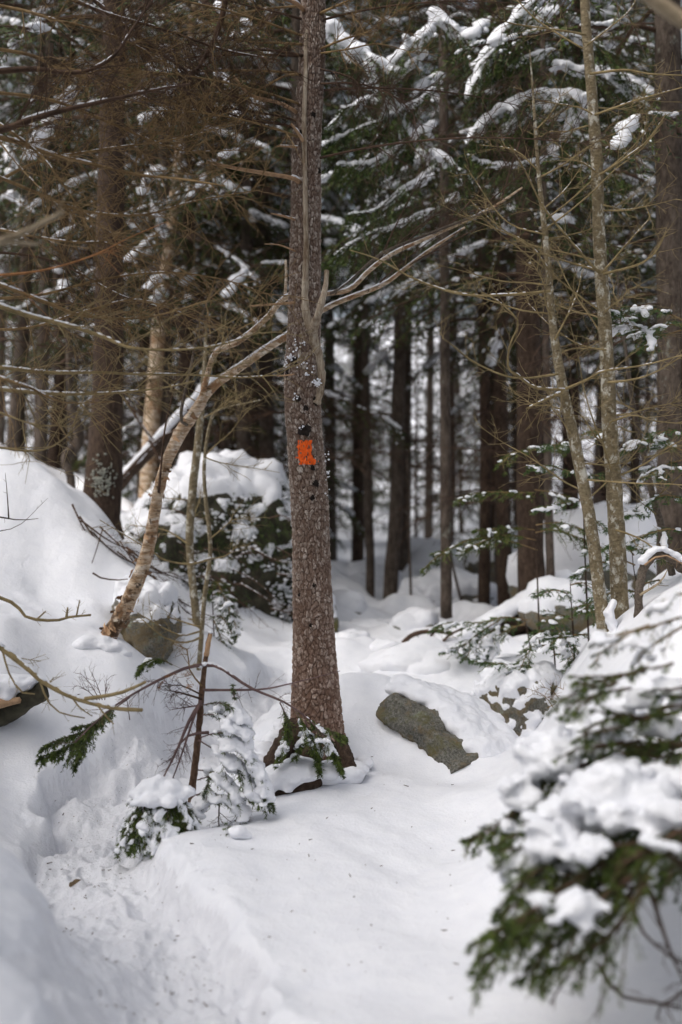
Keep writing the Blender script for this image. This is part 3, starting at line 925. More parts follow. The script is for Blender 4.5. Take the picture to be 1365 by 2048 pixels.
# bits of snow caught on knots and bark
c_ = []; rx_ = []
for (a, b2, k, w) in [(586, 713, 22, 8), (594, 794, 7, 5), (627, 766, 40, 6), (628, 648, 8, 3), (606, 857, 5, 6), (575, 725, 8, 5), (612, 740, 14, 14), (600, 690, 12, 12)]:
    for _ in range(k):
        p0, nr = on_trunk(a + rg.normal(0, w * .5), b2 + rg.normal(0, w * .6), 0.012 if a != 627 else 0.03); c_.append(p0); rx_.append(rg.uniform(.003, .0075))
c_.append(on_trunk(656, 945, 0.0)[0]); rx_.append(0.01)
for _ in range(14):
    c_.append(on_trunk(650 + rg.uniform(-2, 8), rg.uniform(900, 1000), 0.004)[0]); rx_.append(rg.uniform(.003, .007))
mb = MB(); lumps(mb, np.array(c_), np.array(rx_), np.array(rx_) * .9, rg, 7, 5)
part('snow_specks', mb, MAT['snow'], spruce, kind='stuff')

# dead stem grown into the face of the trunk
fs = [(633, 806, 9), (641, 775, 9.5), (643, 745, 9.5), (638, 715, 10.5), (631, 685, 11), (622, 655, 11.5), (613, 630, 9.5), (610, 600, 8), (611, 560, 7.5), (613, 500, 7), (612, 440, 6), (611, 380, 5.6), (610, 320, 5.2), (609, 260, 5.4),
      (610, 200, 5.2), (612, 140, 5), (612, 80, 4.5), (614, 55, 2.5)]
path = []
for a, b2, w in fs:
    p0, nr = on_trunk(min(a, 636), b2, 0.006 + 0.05 * w / F * TD)
    p0[0] = (a - 682.5) / F * p0[1]; path.append(p0)
mb = MB(); tube(mb, path, [w / F * TD * 0.88 for *_, w in fs], 18, 260, 0.20, seed=4, freq=34)
part('dead_stem', mb, MAT['dead_wood'], spruce, label='pale dead stem fused to the trunk')
path = np.array([path[5] + [0.01, 0, -0.02], P(636, 632, 6.5), P(645, 600, 6.48), P(652, 570, 6.5), P(654, 541, 6.5)])
mb = MB(); tube(mb, path, [.028, .022, .018, .015, .014], 12, 40, 0.15, seed=6)
part('dead_fork', mb, MAT['dead_wood'], spruce, label='broken upright fork of the dead stem')

STUBS = [([(592, 218), (560, 206), (500, 190), (468, 152)], 4.5, 'stub_wood'), ([(612, 290), (598, 268), (583, 248)], 4.2, 'stub_wood'), ([(590, 250), (560, 248), (500, 240), (420, 215), (395, 205)], 3.2, 'dark_twig'),
         ([(600, 362), (585, 356), (540, 348), (480, 338), (414, 324)], 5, 'stub_wood'), ([(588, 436), (566, 432), (542, 427)], 2.6, 'stub_wood'), ([(590, 603), (555, 608), (500, 612)], 3, 'stub_wood'),
         ([(606, 12), (590, 5), (560, -6)], 5, 'stub_wood'), ([(605, 104), (560, 103), (505, 100), (440, 112), (390, 150)], 3.5, 'dark_twig'), ([(603, 28), (560, 26), (490, 10), (420, -10)], 3, 'dark_twig'),
         ([(604, 80), (560, 86), (500, 84), (440, 70)], 3, 'twig'), ([(600, 140), (570, 152), (520, 178), (450, 200), (380, 205)], 3, 'twig'), ([(596, 290), (560, 292), (555, 293)], 2.5, 'stub_wood'),
         ([(640, 92), (690, 78), (745, 60), (800, 20)], 2.6, 'twig'), ([(640, 100), (700, 98), (760, 88), (840, 110)], 2.2, 'twig'), ([(642, 160), (720, 168), (800, 200), (850, 260)], 2.2, 'dark_twig'), ([(640, 130), (690, 150), (715, 165), (730, 215)], 2.0, 'dark_twig'),
         ([(650, 20), (700, 0), (740, -20)], 3, 'twig'), ([(583, 500), (560, 490), (530, 488)], 2, 'stub_wood'), ([(576, 748), (560, 752), (555, 752)], 2, 'stub_wood')]


def bare_branch(path, r0, mat, parent, rng, n2=20, l2=0.35, n3=6, l3=0.12, start=0.15, rtip=0.25, sag=0.15, r2=0.0026, planar=0.55, snow=0.0, name='branch', updir=0.0, t2=55, rough=0.08):
    """a bare branch with side twigs and finer twigs, one part; snow laid along its top as a sub-part"""
    mb = MB()
    path = np.asarray(path, float)
    L = np.linalg.norm(np.diff(path, axis=0), axis=1).sum()
    npt_ = int(np.clip(L / 0.05, 6, 70))
    pp, rr2 = tube(mb, path, np.linspace(r0, r0 * rtip, len(path)), 7, npt_, rough, seed=int(rng.integers(99)), freq=18)
    if n2:
        t = np.sort(rng.uniform(start, 1.0, n2)); p0, tg = sample_poly(pp, t)
        sd = norm(np.cross(tg, [0, 0, 1.0]) + 1e-6)
        sgn = np.where(np.arange(n2) % 2, 1, -1)[:, None]
        an = radians(t2) * rng.uniform(0.6, 1.25, (n2, 1))
        lat = norm(sd * sgn * planar + np.cross(sd, tg) * rng.normal(0, 0.75, (n2, 1)))
        d2 = norm(tg * np.cos(an) + lat * np.sin(an) + np.array([0, 0, updir]))
        l_ = l2 * (1 - 0.55 * t) * rng.uniform(0.35, 1.3, n2)
        a2 = arcs(p0, d2, l_, sag * rng.uniform(-0.6, 1.3, n2), 6, rng, 0.06)
        rods(mb, a2, r2 * np.linspace(1, 0.45, 6)[None] * rng.uniform(0.7, 1.3, (n2, 1)))
        if n3:
            m3 = n2 * n3; idx = np.repeat(np.arange(n2), n3); t3 = rng.uniform(0.15, 1, m3)
            x = t3 * 5; i = np.clip(x.astype(int), 0, 4); f = (x - i)[:, None]
            p3 = a2[idx, i] * (1 - f) + a2[idx, i + 1] * f; tg3 = norm(a2[idx, i + 1] - a2[idx, i])
            d3 = norm(tg3 * 0.7 + rng.normal(0, 0.55, (m3, 3)) + np.array([0, 0, updir]))
            a3 = arcs(p3, d3, l3 * rng.uniform(0.3, 1.3, m3) * (1 - 0.4 * t3), sag * 0.7 * rng.uniform(-1, 1.2, m3), 4, rng, 0.08)
            rods(mb, a3, r2 * 0.62 * np.linspace(1, 0.5, 4)[None] * np.ones((m3, 1)))
    o = part(name, mb, MAT[mat], parent)
    if snow > 0:
        k = int(L / 0.03); t = rng.uniform(0.0, 0.95, k); p0, tg = sample_poly(pp, t)
        keepm = fbm2(t * L * 3.0, t * 0 + rng.uniform(0, 50), 3, 8) > (0.12 - 0.3 * snow)
        p0, tg, t = p0[keepm], tg[keepm], t[keepm]
        rl = np.interp(t, np.linspace(0, 1, len(rr2)), rr2)
        if len(p0):
            w = np.clip(rl * 1.0, 0.003, 0.02)
            ms = MB(); lumps(ms, p0 + np.array([0, 0, 1.0]) * (rl * 0.95)[:, None], w * rng.uniform(0.7, 1.05, len(w)), w * rng.uniform(0.45, 0.8, len(w)), rng, 6, 4, axis=tg, rl=w * rng.uniform(1.5, 3.5, len(w)))
            part('snow', ms, MAT['snow'], o)
    return o


rg = np.random.default_rng(21)
for pts, w, mt in STUBS:
    p0, nr = on_trunk(float(np.clip(pts[0][0], 590, 640)), pts[0][1], -0.01)
    rest = [P(a, b2, TD - 0.12 - 0.05 * k) for k, (a, b2) in enumerate(pts[1:])]
    dead = mt in ('stub_wood',)
    bare_branch([p0] + rest, w / F * TD, mt, spruce, rg, n2=0 if dead else 20, l2=0.32, n3=6, l3=0.14, rtip=0.6 if dead else 0.25, name='branch_stub' if dead else 'branch', snow=0.4 if dead else 0, r2=0.0028, rough=0.18 if dead else 0.08)
# upper crown of bare twigs at the top of the frame
for k in range(16):
    sgn = -1 if k % 4 else 1
    z = HC + 0.43 * TD * (0.72 + 0.035 * k); a = rg.uniform(-0.5, 0.9)
    p0 = np.array([-0.17 , TD, z]); dr = np.array([sgn * math.cos(a), -math.sin(a) * .8, 0.05])
    L = rg.uniform(0.9, 1.8)
    pth = [p0 + dr * L * s + np.array([0, 0, -0.18 * L * s * s + 0.1 * s]) for s in np.linspace(0, 1, 6)]
    bare_branch(pth, 0.008, 'twig' if k % 2 else 'dark_twig', spruce, rg, n2=34, l2=0.5, n3=8, l3=0.18, r2=0.0026)


# ------------------------------------------------------------------ dead spruce off the left edge: its branches sweep in front of everything
ds = thing('dead_spruce', 'bare dead spruce at the left edge with sagging brown twig sprays', 'tree', np.array([-2.62, 5.9, gz(-2.62, 5.9)]))
zb = gz(-2.62, 5.9)
mb = MB(); tube(mb, [(-2.62, 5.9, zb - .1), (-2.55, 5.9, zb + 1.5), (-2.3, 5.95, 3.0), (-1.93, 6.0, 4.3), (-1.8, 6.0, 5.2), (-1.7, 6.0, 7.5)], [.13, .11, .1, .09, .08, .05], 18, 60, 0.1)
part('trunk', mb, MAT['lichen_bark'], ds)
BR = [  # pixel path, half width, distance, twigs, snow, material
    ([(-200, 505), (0, 570), (100, 608), (160, 630), (230, 637), (310, 632), (420, 600)], 5, 5.7, 40, .5, 'twig'),
    ([(-200, 540), (0, 612), (60, 632), (150, 655), (210, 675), (260, 695), (340, 700), (430, 692), (520, 665)], 6, 5.5, 34, .8, 'olive_twig'),
    ([(-200, 715), (0, 735), (100, 745), (200, 745), (270, 748), (390, 750), (480, 755), (556, 750)], 4.5, 5.9, 26, .8, 'olive_twig'),
    ([(-200, 750), (0, 778), (100, 787), (170, 788), (240, 785), (330, 775), (390, 762)], 5, 5.6, 26, .4, 'olive_twig'),
    ([(-120, 700), (0, 755), (60, 775), (110, 800), (150, 806), (230, 803)], 4, 5.4, 16, .3, 'twig'),
    ([(-120, 790), (0, 825), (40, 840), (80, 850), (160, 852)], 3, 5.6, 10, .0, 'olive_twig'),
    ([(-120, 890), (0, 895), (60, 902), (100, 895), (140, 865), (157, 815)], 3, 5.6, 10, .0, 'olive_twig'),
    ([(-200, 250), (0, 275), (100, 308), (170, 325), (280, 350), (360, 358), (450, 372)], 6, 5.9, 40, .9, 'twig'),
    ([(-160, 290), (0, 260), (60, 240), (120, 222), (220, 200), (300, 182), (380, 168)], 8, 5.8, 44, .35, 'dark_twig'),
    ([(-100, 150), (0, 142), (70, 138), (130, 145), (180, 140), (230, 110), (270, 50), (320, -20)], 7, 5.9, 40, .5, 'dark_twig'),
    ([(-60, 0), (50, 22), (110, 40), (170, 53), (260, 85), (340, 130)], 4, 6.0, 40, .5, 'twig'),
    ([(-160, 440), (0, 460), (60, 472), (150, 485), (220, 487), (320, 520), (400, 560)], 3.5, 5.7, 40, .7, 'twig'),
    ([(-160, 560), (0, 550), (60, 545), (130, 530), (200, 505), (260, 475), (335, 443)], 3.2, 5.5, 4, .0, 'orange_twig'),
    ([(-60, 210), (0, 285), (50, 345), (100, 395), (160, 455)], 2.5, 5.6, 20, .2, 'twig'),
    ([(-40, 220), (70, 300), (120, 360), (165, 420), (240, 480)], 3.5, 5.9, 30, .5, 'twig'),
    ([(-60, 90), (60, 110), (120, 140), (200, 165), (300, 200), (420, 260)], 4, 6.1, 50, .2, 'twig'),
    ([(-60, 330), (60, 380), (160, 420), (280, 430), (400, 400), (520, 380)], 4, 6.1, 50, .2, 'twig'),
    ([(-60, 600), (80, 590), (200, 560), (330, 545), (450, 560), (540, 590)], 3.5, 6.2, 46, .2, 'twig'),
    ([(-60, 660), (60, 655), (180, 620), (280, 600), (400, 640), (480, 660)], 3, 6.0, 30, .1, 'twig'),
    ([(-60, 10), (100, -10), (220, 30), (330, 60), (450, 100), (560, 120)], 5, 6.2, 54, .2, 'dark_twig'),
    ([(100, -80), (200, 10), (300, 90), (420, 170), (540, 220)], 5, 6.3, 54, .2, 'dark_twig'),
    ([(-60, 180), (100, 200), (230, 250), (360, 300), (480, 300)], 4, 6.3, 54, .2, 'twig'),
    ([(460, -40), (440, 50), (410, 115), (385, 150), (340, 190)], 7, 6.4, 30, .0, 'dark_twig'),
    ([(-60, 400), (60, 330), (200, 300), (340, 280), (470, 250)], 3.5, 6.2, 50, .1, 'twig'),
    ([(-60, 500), (100, 520), (240, 590), (340, 620), (430, 640)], 3.0, 6.2, 40, .1, 'dark_twig'),
]
rg = np.random.default_rng(31)
for pts, w, d, n2, sn, mt in BR:
    k = len(pts)
    pth = [P(a, b2, d + 0.25 * math.sin(i * 0.8 + w) * (i / k)) for i, (a, b2) in enumerate(pts)]
    bare_branch(pth, w / F * d, mt, ds, rg, n2=int(n2 * .9), l2=0.55, n3=4, l3=0.22, start=0.25, snow=sn, r2=0.0030, sag=0.12)
# a nearer, blurred pale branch crossing the left edge
sb = thing('broken_branch', 'pale bare broken branch poking in from the left edge, nearest the viewer', 'branch', P(-150, 500, 3.6))
bare_branch([P(-150, 505, 3.5), P(0, 482, 3.6), P(60, 458, 3.65), (P(127, 424, 3.7))], 0.014, 'pale_branch', sb, rg, n2=4, l2=.2, n3=0, rtip=0.5)
bare_branch([P(-150, 485, 3.5), P(0, 484, 3.6), P(75, 489, 3.65)], 0.009, 'pale_branch', sb, rg, n2=2, l2=.2, n3=0, rtip=0.6)
sb = thing('bare_limb', 'blurred bare limb cutting across the top right corner', 'branch', P(1420, 70, 3.6))
bare_branch([P(1270, -30, 3.3), P(1320, 8, 3.3), P(1365, 40, 3.3), P(1450, 110, 3.3)], 0.022, 'pale_branch', sb, rg, n2=0, rtip=1.0, snow=0.9)


# ------------------------------------------------------------------ bent yellow birch
rg = np.random.default_rng(41)
birch = thing('birch_tree', 'bent peeling yellow birch leaning behind the painted spruce, snow along its limbs', 'tree', P(215, 1285, 7.75))
bpth = [(188, 1335, 7.75, 27), (204, 1300, 7.75, 22), (225, 1262, 7.75, 18), (248, 1220, 7.7, 17), (280, 1150, 7.65, 16), (300, 1080, 7.6, 14), (316, 990, 7.5, 12.5), (336, 920, 7.45, 12.5), (364, 862, 7.4, 14.5), (392, 822, 7.35, 13), (408, 795, 7.3, 12)]
mb = MB(); tube(mb, PP([x[:3] for x in bpth]), [x[3] * .9 / F * x[2] for x in bpth], 28, 220, 0.10, seed=2, freq=22)
part('trunk', mb, MAT['birch_bark'], birch)


def limb(pts, parent, mat, name='limb', snow=0.9, seg=12, rough=0.08, twigs=0, l2=0.4, n3=5, sw=1.0):
    pw = PP([x[:3] for x in pts]); rad = np.array([x[3] * (.82 if x[0] < 600 else .66) / F * x[2] for x in pts])
    mb = MB(); pp, rr2 = tube(mb, pw, rad, seg, None, rough, seed=int(rg.integers(99)), freq=14)
    o = part(name, mb, MAT[mat], parent)
    if snow:
        L = np.linalg.norm(np.diff(pp, axis=0), axis=1).sum(); k = int(L / 0.02)
        t = np.linspace(0.02, 0.98, k); p0, tg = sample_poly(pp, t); rl = np.interp(t, np.linspace(0, 1, len(rr2)), rr2)
        keepm = (fbm2(t * L * 4, t * 0 + rg.uniform(0, 60), 3, 8) > (0.15 - 0.5 * snow)) & (np.abs(tg[:, 2]) < 0.93)
        p0, tg, rl = p0[keepm], tg[keepm], rl[keepm]
        if len(p0):
            ms = MB(); j = rg.uniform(0.75, 1.1, len(rl)) * sw
            lumps(ms, p0 + np.array([0, -0.15, 1.0]) * (rl * 0.85)[:, None], rl * 0.85 * j, rl * 0.5 * j, rg, 8, 5, axis=tg, rl=np.full(len(rl), 0.03))
            part('snow', ms, MAT['snow'], o)
    return o


limb([(404, 800, 7.32, 12), (420, 780, 7.28, 12), (440, 762, 7.25, 10.5), (480, 735, 7.22, 10), (530, 700, 7.2, 9.5), (580, 668, 7.2, 9), (655, 615, 7.25, 8), (760, 572, 7.3, 7), (800, 545, 7.3, 6), (860, 500, 7.3, 5), (930, 455, 7.3, 3)], birch, 'birch_bark')
limb([(398, 812, 7.3, 8), (405, 790, 7.27, 8), (414, 755, 7.22, 7), (432, 705, 7.2, 7), (480, 682, 7.15, 7.5), (530, 640, 7.12, 7), (578, 592, 7.1, 7), (650, 588, 7.15, 7), (700, 578, 7.2, 7.5), (740, 540, 7.2, 7), (790, 505, 7.2, 6), (880, 465, 7.2, 5.5), (980, 418, 7.2, 4.5), (1045, 375, 7.2, 3)], birch, 'birch_bark')
limb([(570, 600, 7.1, 4), (573, 560, 7.1, 3.5), (572, 520, 7.1, 3)], birch, 'birch_bark', snow=0)
limb([(645, 595, 7.2, 5), (690, 570, 7.1, 4), (760, 510, 7.1, 5), (840, 475, 7.1, 4.5), (930, 440, 7.1, 4), (1000, 415, 7.1, 2.5)], birch, 'grey_branch', snow=0.3)
limb([(375, 850, 7.35, 4), (362, 830, 7.3, 4), (385, 720, 7.3, 3.5), (400, 640, 7.3, 2.5), (440, 560, 7.3, 2)], birch, 'grey_branch', snow=0, name='shoot')
limb([(318, 985, 7.45, 3.4), (322, 940, 7.4, 2.6), (330, 860, 7.4, 2.2), (345, 790, 7.4, 1.8), (360, 720, 7.4, 1.2)], birch, 'dark_twig', snow=0, name='shoot')
# peeling curls of bark
bpp = spline(PP([x[:3] for x in bpth]), 200); brr = np.interp(np.linspace(0, 1, 200), np.linspace(0, 1, len(bpth)), [x[3] / F * x[2] for x in bpth])
for k in range(85):
    i = int(np.clip(abs(rg.normal(0, 45)) if k < 62 else rg.uniform(90, 198), 2, 197)); c0 = bpp[i]; r = brr[i]
    t = norm(bpp[i + 1] - bpp[i]); a0 = rg.uniform(0, 2 * pi); w = rg.uniform(0.015, 0.045)
    nA = norm(np.cross(t, [0, 1, 0])); nB = np.cross(t, nA)
    s = np.linspace(0, 1, 7); al = a0 + s * rg.uniform(0.5, 1.1); rad = r + 0.004 + (s ** 2) * rg.uniform(0.006, 0.022)
    row = c0 + (nA * np.cos(al)[:, None] + nB * np.sin(al)[:, None]) * rad[:, None]
    jag = rg.normal(0, 0.004, (7, 1))
    vtx = np.stack([row - t * (w * (1 - 0.5 * s))[:, None] * .5 + t * jag, row + t * (w * (1 - 0.6 * s))[:, None] * .5 + t * jag], 1).reshape(-1, 3)
    vtx2 = vtx - np.tile(norm(vtx - c0) * 0.0015, 1)
    mb = MB(); qd2 = np.array([[2 * j, 2 * j + 1, 2 * j + 3, 2 * j + 2] for j in range(6)])
    mb.add(vtx, None, qd2); mb.add(vtx2, None, qd2[:, ::-1])
    part('bark_curl', mb, MAT['curl' if rg.random() < .45 else 'dark_curl'], birch)
part('snow', snow_mass([(P(a, b2, 7.58), r / F * 7.7, r / F * 7.7, r / F * 7.7 * .5) for a, b2, r in [(178, 1286, 28), (200, 1290, 26), (224, 1296, 26), (206, 1280, 14), (248, 1308, 20), (168, 1290, 26), (238, 1298, 12), (190, 1286, 12)]], .012, 5, .01, 20), MAT['snow'], birch)
# fine twigs on the right-hand limbs
for k in range(10):
    a, b2 = [(700, 575), (760, 520), (800, 500), (860, 470), (900, 450), (760, 565), (820, 530), (950, 430), (1000, 410), (720, 560)][k]
    p0 = P(a, b2, 7.2); dr = norm(np.array([rg.uniform(0.2, 1), rg.uniform(-.4, .4), rg.uniform(-.2, 1.0)]))
    L = rg.uniform(.5, 1.0)
    bare_branch([p0 + dr * L * s + np.array([0, 0, -.1 * L * s * s]) for s in np.linspace(0, 1, 5)], 0.006, 'dark_twig', birch, rg, n2=12, l2=.35, n3=4, l3=.15, r2=.002, name='twig')


# ------------------------------------------------------------------ bare grey saplings on the right
rg = np.random.default_rng(51)


def sapling(name, label, stem, branches, mat, nrand, twig='olive_twig', cat='sapling', zr=(0.2, 0.95), l=0.9):
    d0 = stem[0][2]
    root = thing(name, label, cat, P(*stem[0][:3]))
    pw = PP([x[:3] for x in stem]); rad = [x[3] / F * x[2] for x in stem]
    mb = MB(); pp, rr2 = tube(mb, pw, rad, 16, 140, 0.07, seed=int(rg.integers(99)), freq=16); part('trunk', mb, MAT[mat], root)
    for pts, w in branches:
        pth = [P(a, b2, d0 - 0.08 - 0.06 * i * (1 if w > 2 else -1)) for i, (a, b2) in enumerate(pts)]
        bare_branch(pth, w / F * d0, twig, root, rg, n2=9, l2=.28, n3=3, l3=.12, r2=.0024, sag=-0.1, t2=50, rtip=.35, snow=.15)
    for k in range(nrand):
        t = rg.uniform(*zr); p0 = pp[int(t * (len(pp) - 1))]; a = rg.uniform(0, 2 * pi); sl = rg.uniform(-.15, .75)
        dr = norm(np.array([math.cos(a), 0.55 * math.sin(a), sl])); L = l * rg.uniform(.4, 1.2)
        pth = [p0 + dr * L * s + np.array([0, 0, .12 * L * s * s]) + rg.normal(0, .02, 3) * s for s in np.linspace(0, 1, 6)]
        bare_branch(pth, 0.006, twig, root, rg, n2=12, l2=.3, n3=4, l3=.13, r2=.0021, sag=-.05, t2=50)
    return root


sapling('bare_sapling', 'thicker grey bare sapling trunk with pale lichen flecks at the right', [(1246, 1290, 6.75, 19), (1242, 1250, 6.75, 18), (1233, 1050, 6.75, 16.5), (1220, 850, 6.75, 15), (1212, 680, 6.75, 14), (1200, 500, 6.75, 13), (1194, 330, 6.75, 12), (1181, 150, 6.75, 10.5), (1170, 0, 6.75, 9.5), (1160, -300, 6.75, 7)],
        [([(1203, 545), (1193, 540), (1140, 480), (1088, 415), (1050, 340), (1020, 290)], 3.2), ([(1200, 542), (1140, 525), (1085, 508), (1020, 500)], 2.5), ([(1206, 545), (1240, 505), (1270, 470), (1300, 438)], 2.6), ([(1207, 548), (1280, 528), (1315, 500), (1332, 462)], 2.8),
         ([(1193, 345), (1165, 325), (1120, 315)], 2.2), ([(1200, 350), (1260, 310), (1292, 285), (1318, 250), (1332, 228)], 2.6), ([(1185, 228), (1160, 215), (1100, 205), (1040, 190)], 2), ([(1190, 230), (1260, 205), (1310, 190), (1400, 165)], 2.4),
         ([(1180, 148), (1250, 140), (1300, 148), (1400, 152)], 3), ([(1172, 70), (1130, 62), (1040, 50), (1000, 40)], 2.6), ([(1175, 90), (1220, 55), (1260, 20), (1280, -20)], 2), ([(1216, 765), (1260, 760), (1310, 745), (1400, 690)], 2.6), ([(1213, 700), (1160, 690), (1100, 650), (1050, 600)], 2.0),
         ([(1220, 845), (1265, 830), (1310, 842), (1400, 850)], 2.2), ([(1232, 1060), (1275, 1075), (1330, 1110)], 2.4), ([(1208, 410), (1250, 420), (1290, 410)], 2)], 'lichen_bark', 16)
sapling('bare_sapling', 'thinner lichened bare sapling leaning left beside the thicker grey trunk', [(1212, 1275, 6.6, 14), (1206, 1240, 6.6, 13.5), (1182, 1050, 6.6, 12.5), (1153, 900, 6.6, 11.5), (1127, 780, 6.6, 10.5), (1106, 650, 6.6, 8), (1096, 520, 6.6, 6.5), (1078, 350, 6.6, 4.5), (1067, 190, 6.6, 2.5), (1060, 100, 6.6, 1.5)],
        [([(1128, 780), (1070, 775), (1035, 750), (1017, 735), (1020, 690), (1037, 645), (1000, 605), (965, 585)], 3.2), ([(1118, 748), (1030, 756), (950, 725), (905, 690), (885, 676)], 2.4), ([(1124, 785), (1090, 800), (1053, 817)], 4), ([(1132, 778), (1180, 757), (1208, 742), (1290, 730), (1400, 700)], 3.2),
         ([(1101, 582), (1010, 590), (920, 588), (830, 558), (760, 520), (700, 500)], 3), ([(1098, 540), (1060, 490), (1000, 455), (940, 400)], 2.2), ([(1085, 420), (1130, 380), (1165, 330)], 1.8), ([(1075, 340), (1030, 300), (960, 290)], 1.8), ([(1072, 260), (1100, 230), (1130, 180)], 1.6), ([(1092, 470), (1010, 440), (930, 330)], 2), ([(1110, 680), (1150, 600), (1165, 540)], 2)],
        'lichen_bark', 14)
sapling('bare_sapling', 'slim snow-flecked bare sapling near the right edge above the arched dead wood', [(1345, 1150, 7.3, 7.5), (1325, 1060, 7.3, 7), (1308, 1000, 7.3, 6.5), (1288, 910, 7.3, 6), (1265, 800, 7.3, 5), (1252, 700, 7.3, 3.5), (1240, 620, 7.3, 2.5), (1235, 540, 7.3, 1.5)],
        [([(1290, 915), (1330, 905), (1400, 870)], 2), ([(1270, 820), (1230, 800), (1215, 790)], 2)], 'grey_branch', 8, l=.6)
sapling('thin_sapling', 'slender green-grey stem rising straight from the gap left of the painted spruce', [(395, 1320, 8.9, 8.5), (393, 1240, 8.9, 8), (380, 1100, 8.9, 8), (384, 1000, 8.9, 8.5), (395, 900, 8.9, 8), (405, 800, 8.9, 6), (410, 720, 8.9, 4), (414, 640, 8.9, 2)],
        [([(380, 1090), (330, 1060), (260, 1050)], 2), ([(392, 1265), (340, 1255), (290, 1215)], 2.4), ([(392, 1240), (350, 1230), (280, 1190)], 2)], 'lichen_bark', 5, zr=(0.3, .9), l=.7)
sapling('thin_sapling', 'thinnest pale wavy stem just right of the slender green-grey one', [(398, 1340, 8.3, 5), (402, 1290, 8.3, 5), (410, 1190, 8.3, 4.5), (421, 1100, 8.3, 4.5), (412, 1000, 8.3, 4), (409, 930, 8.3, 3.5), (420, 850, 8.3, 3), (440, 820, 8.3, 2), (520, 800, 8.3, 1.2)],
        [([(412, 915), (440, 925), (500, 935), (560, 945)], 1.5), ([(420, 1118), (380, 1128), (330, 1120), (300, 1100), (200, 1040)], 2.6), ([(421, 1118), (455, 1110), (480, 1085)], 1.5), ([(402, 1275), (370, 1285), (330, 1275), (280, 1235)], 2.6), ([(403, 1262), (360, 1270), (300, 1240), (275, 1225)], 2.2), ([(403, 1255), (340, 1235), (310, 1220)], 2.0)],
        'lichen_bark', 2, zr=(.4, .9), l=.5)


# ------------------------------------------------------------------ conifer sprays
def spray(path, rng, L2=0.25, step=0.06, droop=0.35, nl=0.019, nw=0.0034, npm=190, bare=0.15, r0=0.006, sub=True, fwd=0.7, lift=0.0):
    """one conifer branch: returns (wood MB, needle MB, list of twig polylines)"""
    wood, leaf = MB(), MB()
    path = np.asarray(path, float)
    Ltot = np.linalg.norm(np.diff(path, axis=0), axis=1).sum()
    pp, _ = tube(wood, path, np.linspace(r0, r0 * 0.3, len(path)), 6, int(np.clip(Ltot / 0.04, 5, 50)))
    n2 = max(4, int(Ltot * (1 - bare) / step) * 2)
    t = np.linspace(bare, 0.99, n2); p0, tg = sample_poly(pp, t)
    sd = norm(np.cross(tg, [0, 0, 1.0]) + 1e-6); sg = np.where(np.arange(n2) % 2, 1, -1)[:, None]
    d2 = norm(tg * fwd + sd * sg * rng.uniform(0.5, 1.1, (n2, 1)) + rng.normal(0, .15, (n2, 3)) + np.array([0, 0, lift]))
    l2 = L2 * np.sqrt(np.clip(1.05 - t, 0.05, 1)) * rng.uniform(.6, 1.2, n2) * np.clip((t - bare) * 6 + .5, .5, 1)
    a2 = arcs(p0, d2, l2, droop * rng.uniform(.5, 1.4, n2), 5, rng, .04)
    rods(wood, a2, r0 * .35 * np.linspace(1, .5, 5)[None] * np.ones((n2, 1)))
    polys = [a2]
    if sub:
        ns = 4; idx = np.repeat(np.arange(n2), ns); ts = rng.uniform(.2, .9, len(idx)); x = ts * 4; i = np.clip(x.astype(int), 0, 3); f = (x - i)[:, None]
        p3 = a2[idx, i] * (1 - f) + a2[idx, i + 1] * f; t3 = norm(a2[idx, i + 1] - a2[idx, i])
        s3 = norm(np.cross(t3, [0, 0, 1.0]) + 1e-6) * np.where(np.arange(len(idx)) % 2, 1, -1)[:, None]
        d3 = norm(t3 * .8 + s3 * .75 + rng.normal(0, .12, (len(idx), 3)))
        a3 = arcs(p3, d3, l2[idx] * .45 * (1.1 - ts), droop * .8, 5, rng, .04)
        polys.append(a3)
    main = pp[int(bare * len(pp)):]
    if len(main) >= 5:
        mi = main[np.linspace(0, len(main) - 1, 5).astype(int)][None]; 
        needles(leaf, mi, int(Ltot * npm), nl, nw, rng)
    for pl in polys:
        Lm = np.linalg.norm(np.diff(pl, axis=1), axis=2).sum(1).mean()
        needles(leaf, pl, max(6, int(Lm * npm)), nl, nw, rng)
    return wood, leaf, np.vstack(polys)


def merge(*mbs):
    o = MB()
    for m_ in mbs:
        base = o.n
        for vv_, aa in zip(m_.v, m_.a):
            o.v.append(vv_); o.a.append(aa); o.n += len(vv_)
        o.t += [x + base for x in m_.t]; o.q += [x + base for x in m_.q]
    return o


def add_spray(root, path, rng, leafmat='needle', woodmat='dark_twig', snow=0.5, sr=0.03, voxel=0.014, name='bough', **k):
    w, l, pl = spray(path, rng, **k)
    o = part(name, w, MAT[woodmat], root)
    part('needles', l, MAT[leafmat], o, False, attr='tone')
    if snow > 0:
        f = fbm3(pl[:, 2] * 5, 2, int(rng.integers(99)))
        tw = pl[(rng.random(len(pl)) < snow) & (f > -0.08)]
        dens = np.concatenate([tw[:, :-1] * (1 - q) + tw[:, 1:] * q for q in (0.2, 0.7)], 1) if len(tw) else np.zeros((0, 8, 3))
        pts = dens[:, 1:].reshape(-1, 3); pts = pts[rng.random(len(pts)) < .8]
        if len(pts):
            rad = sr * rng.uniform(.4, .95, len(pts))
            part('snow', snow_mass([(p_ + np.array([0, 0, r_ * .45]), r_ * 1.2, r_ * 1.2, r_ * .5) for p_, r_ in zip(pts, rad)], voxel, 4, .006, 40), MAT['snow'], o)
    return o


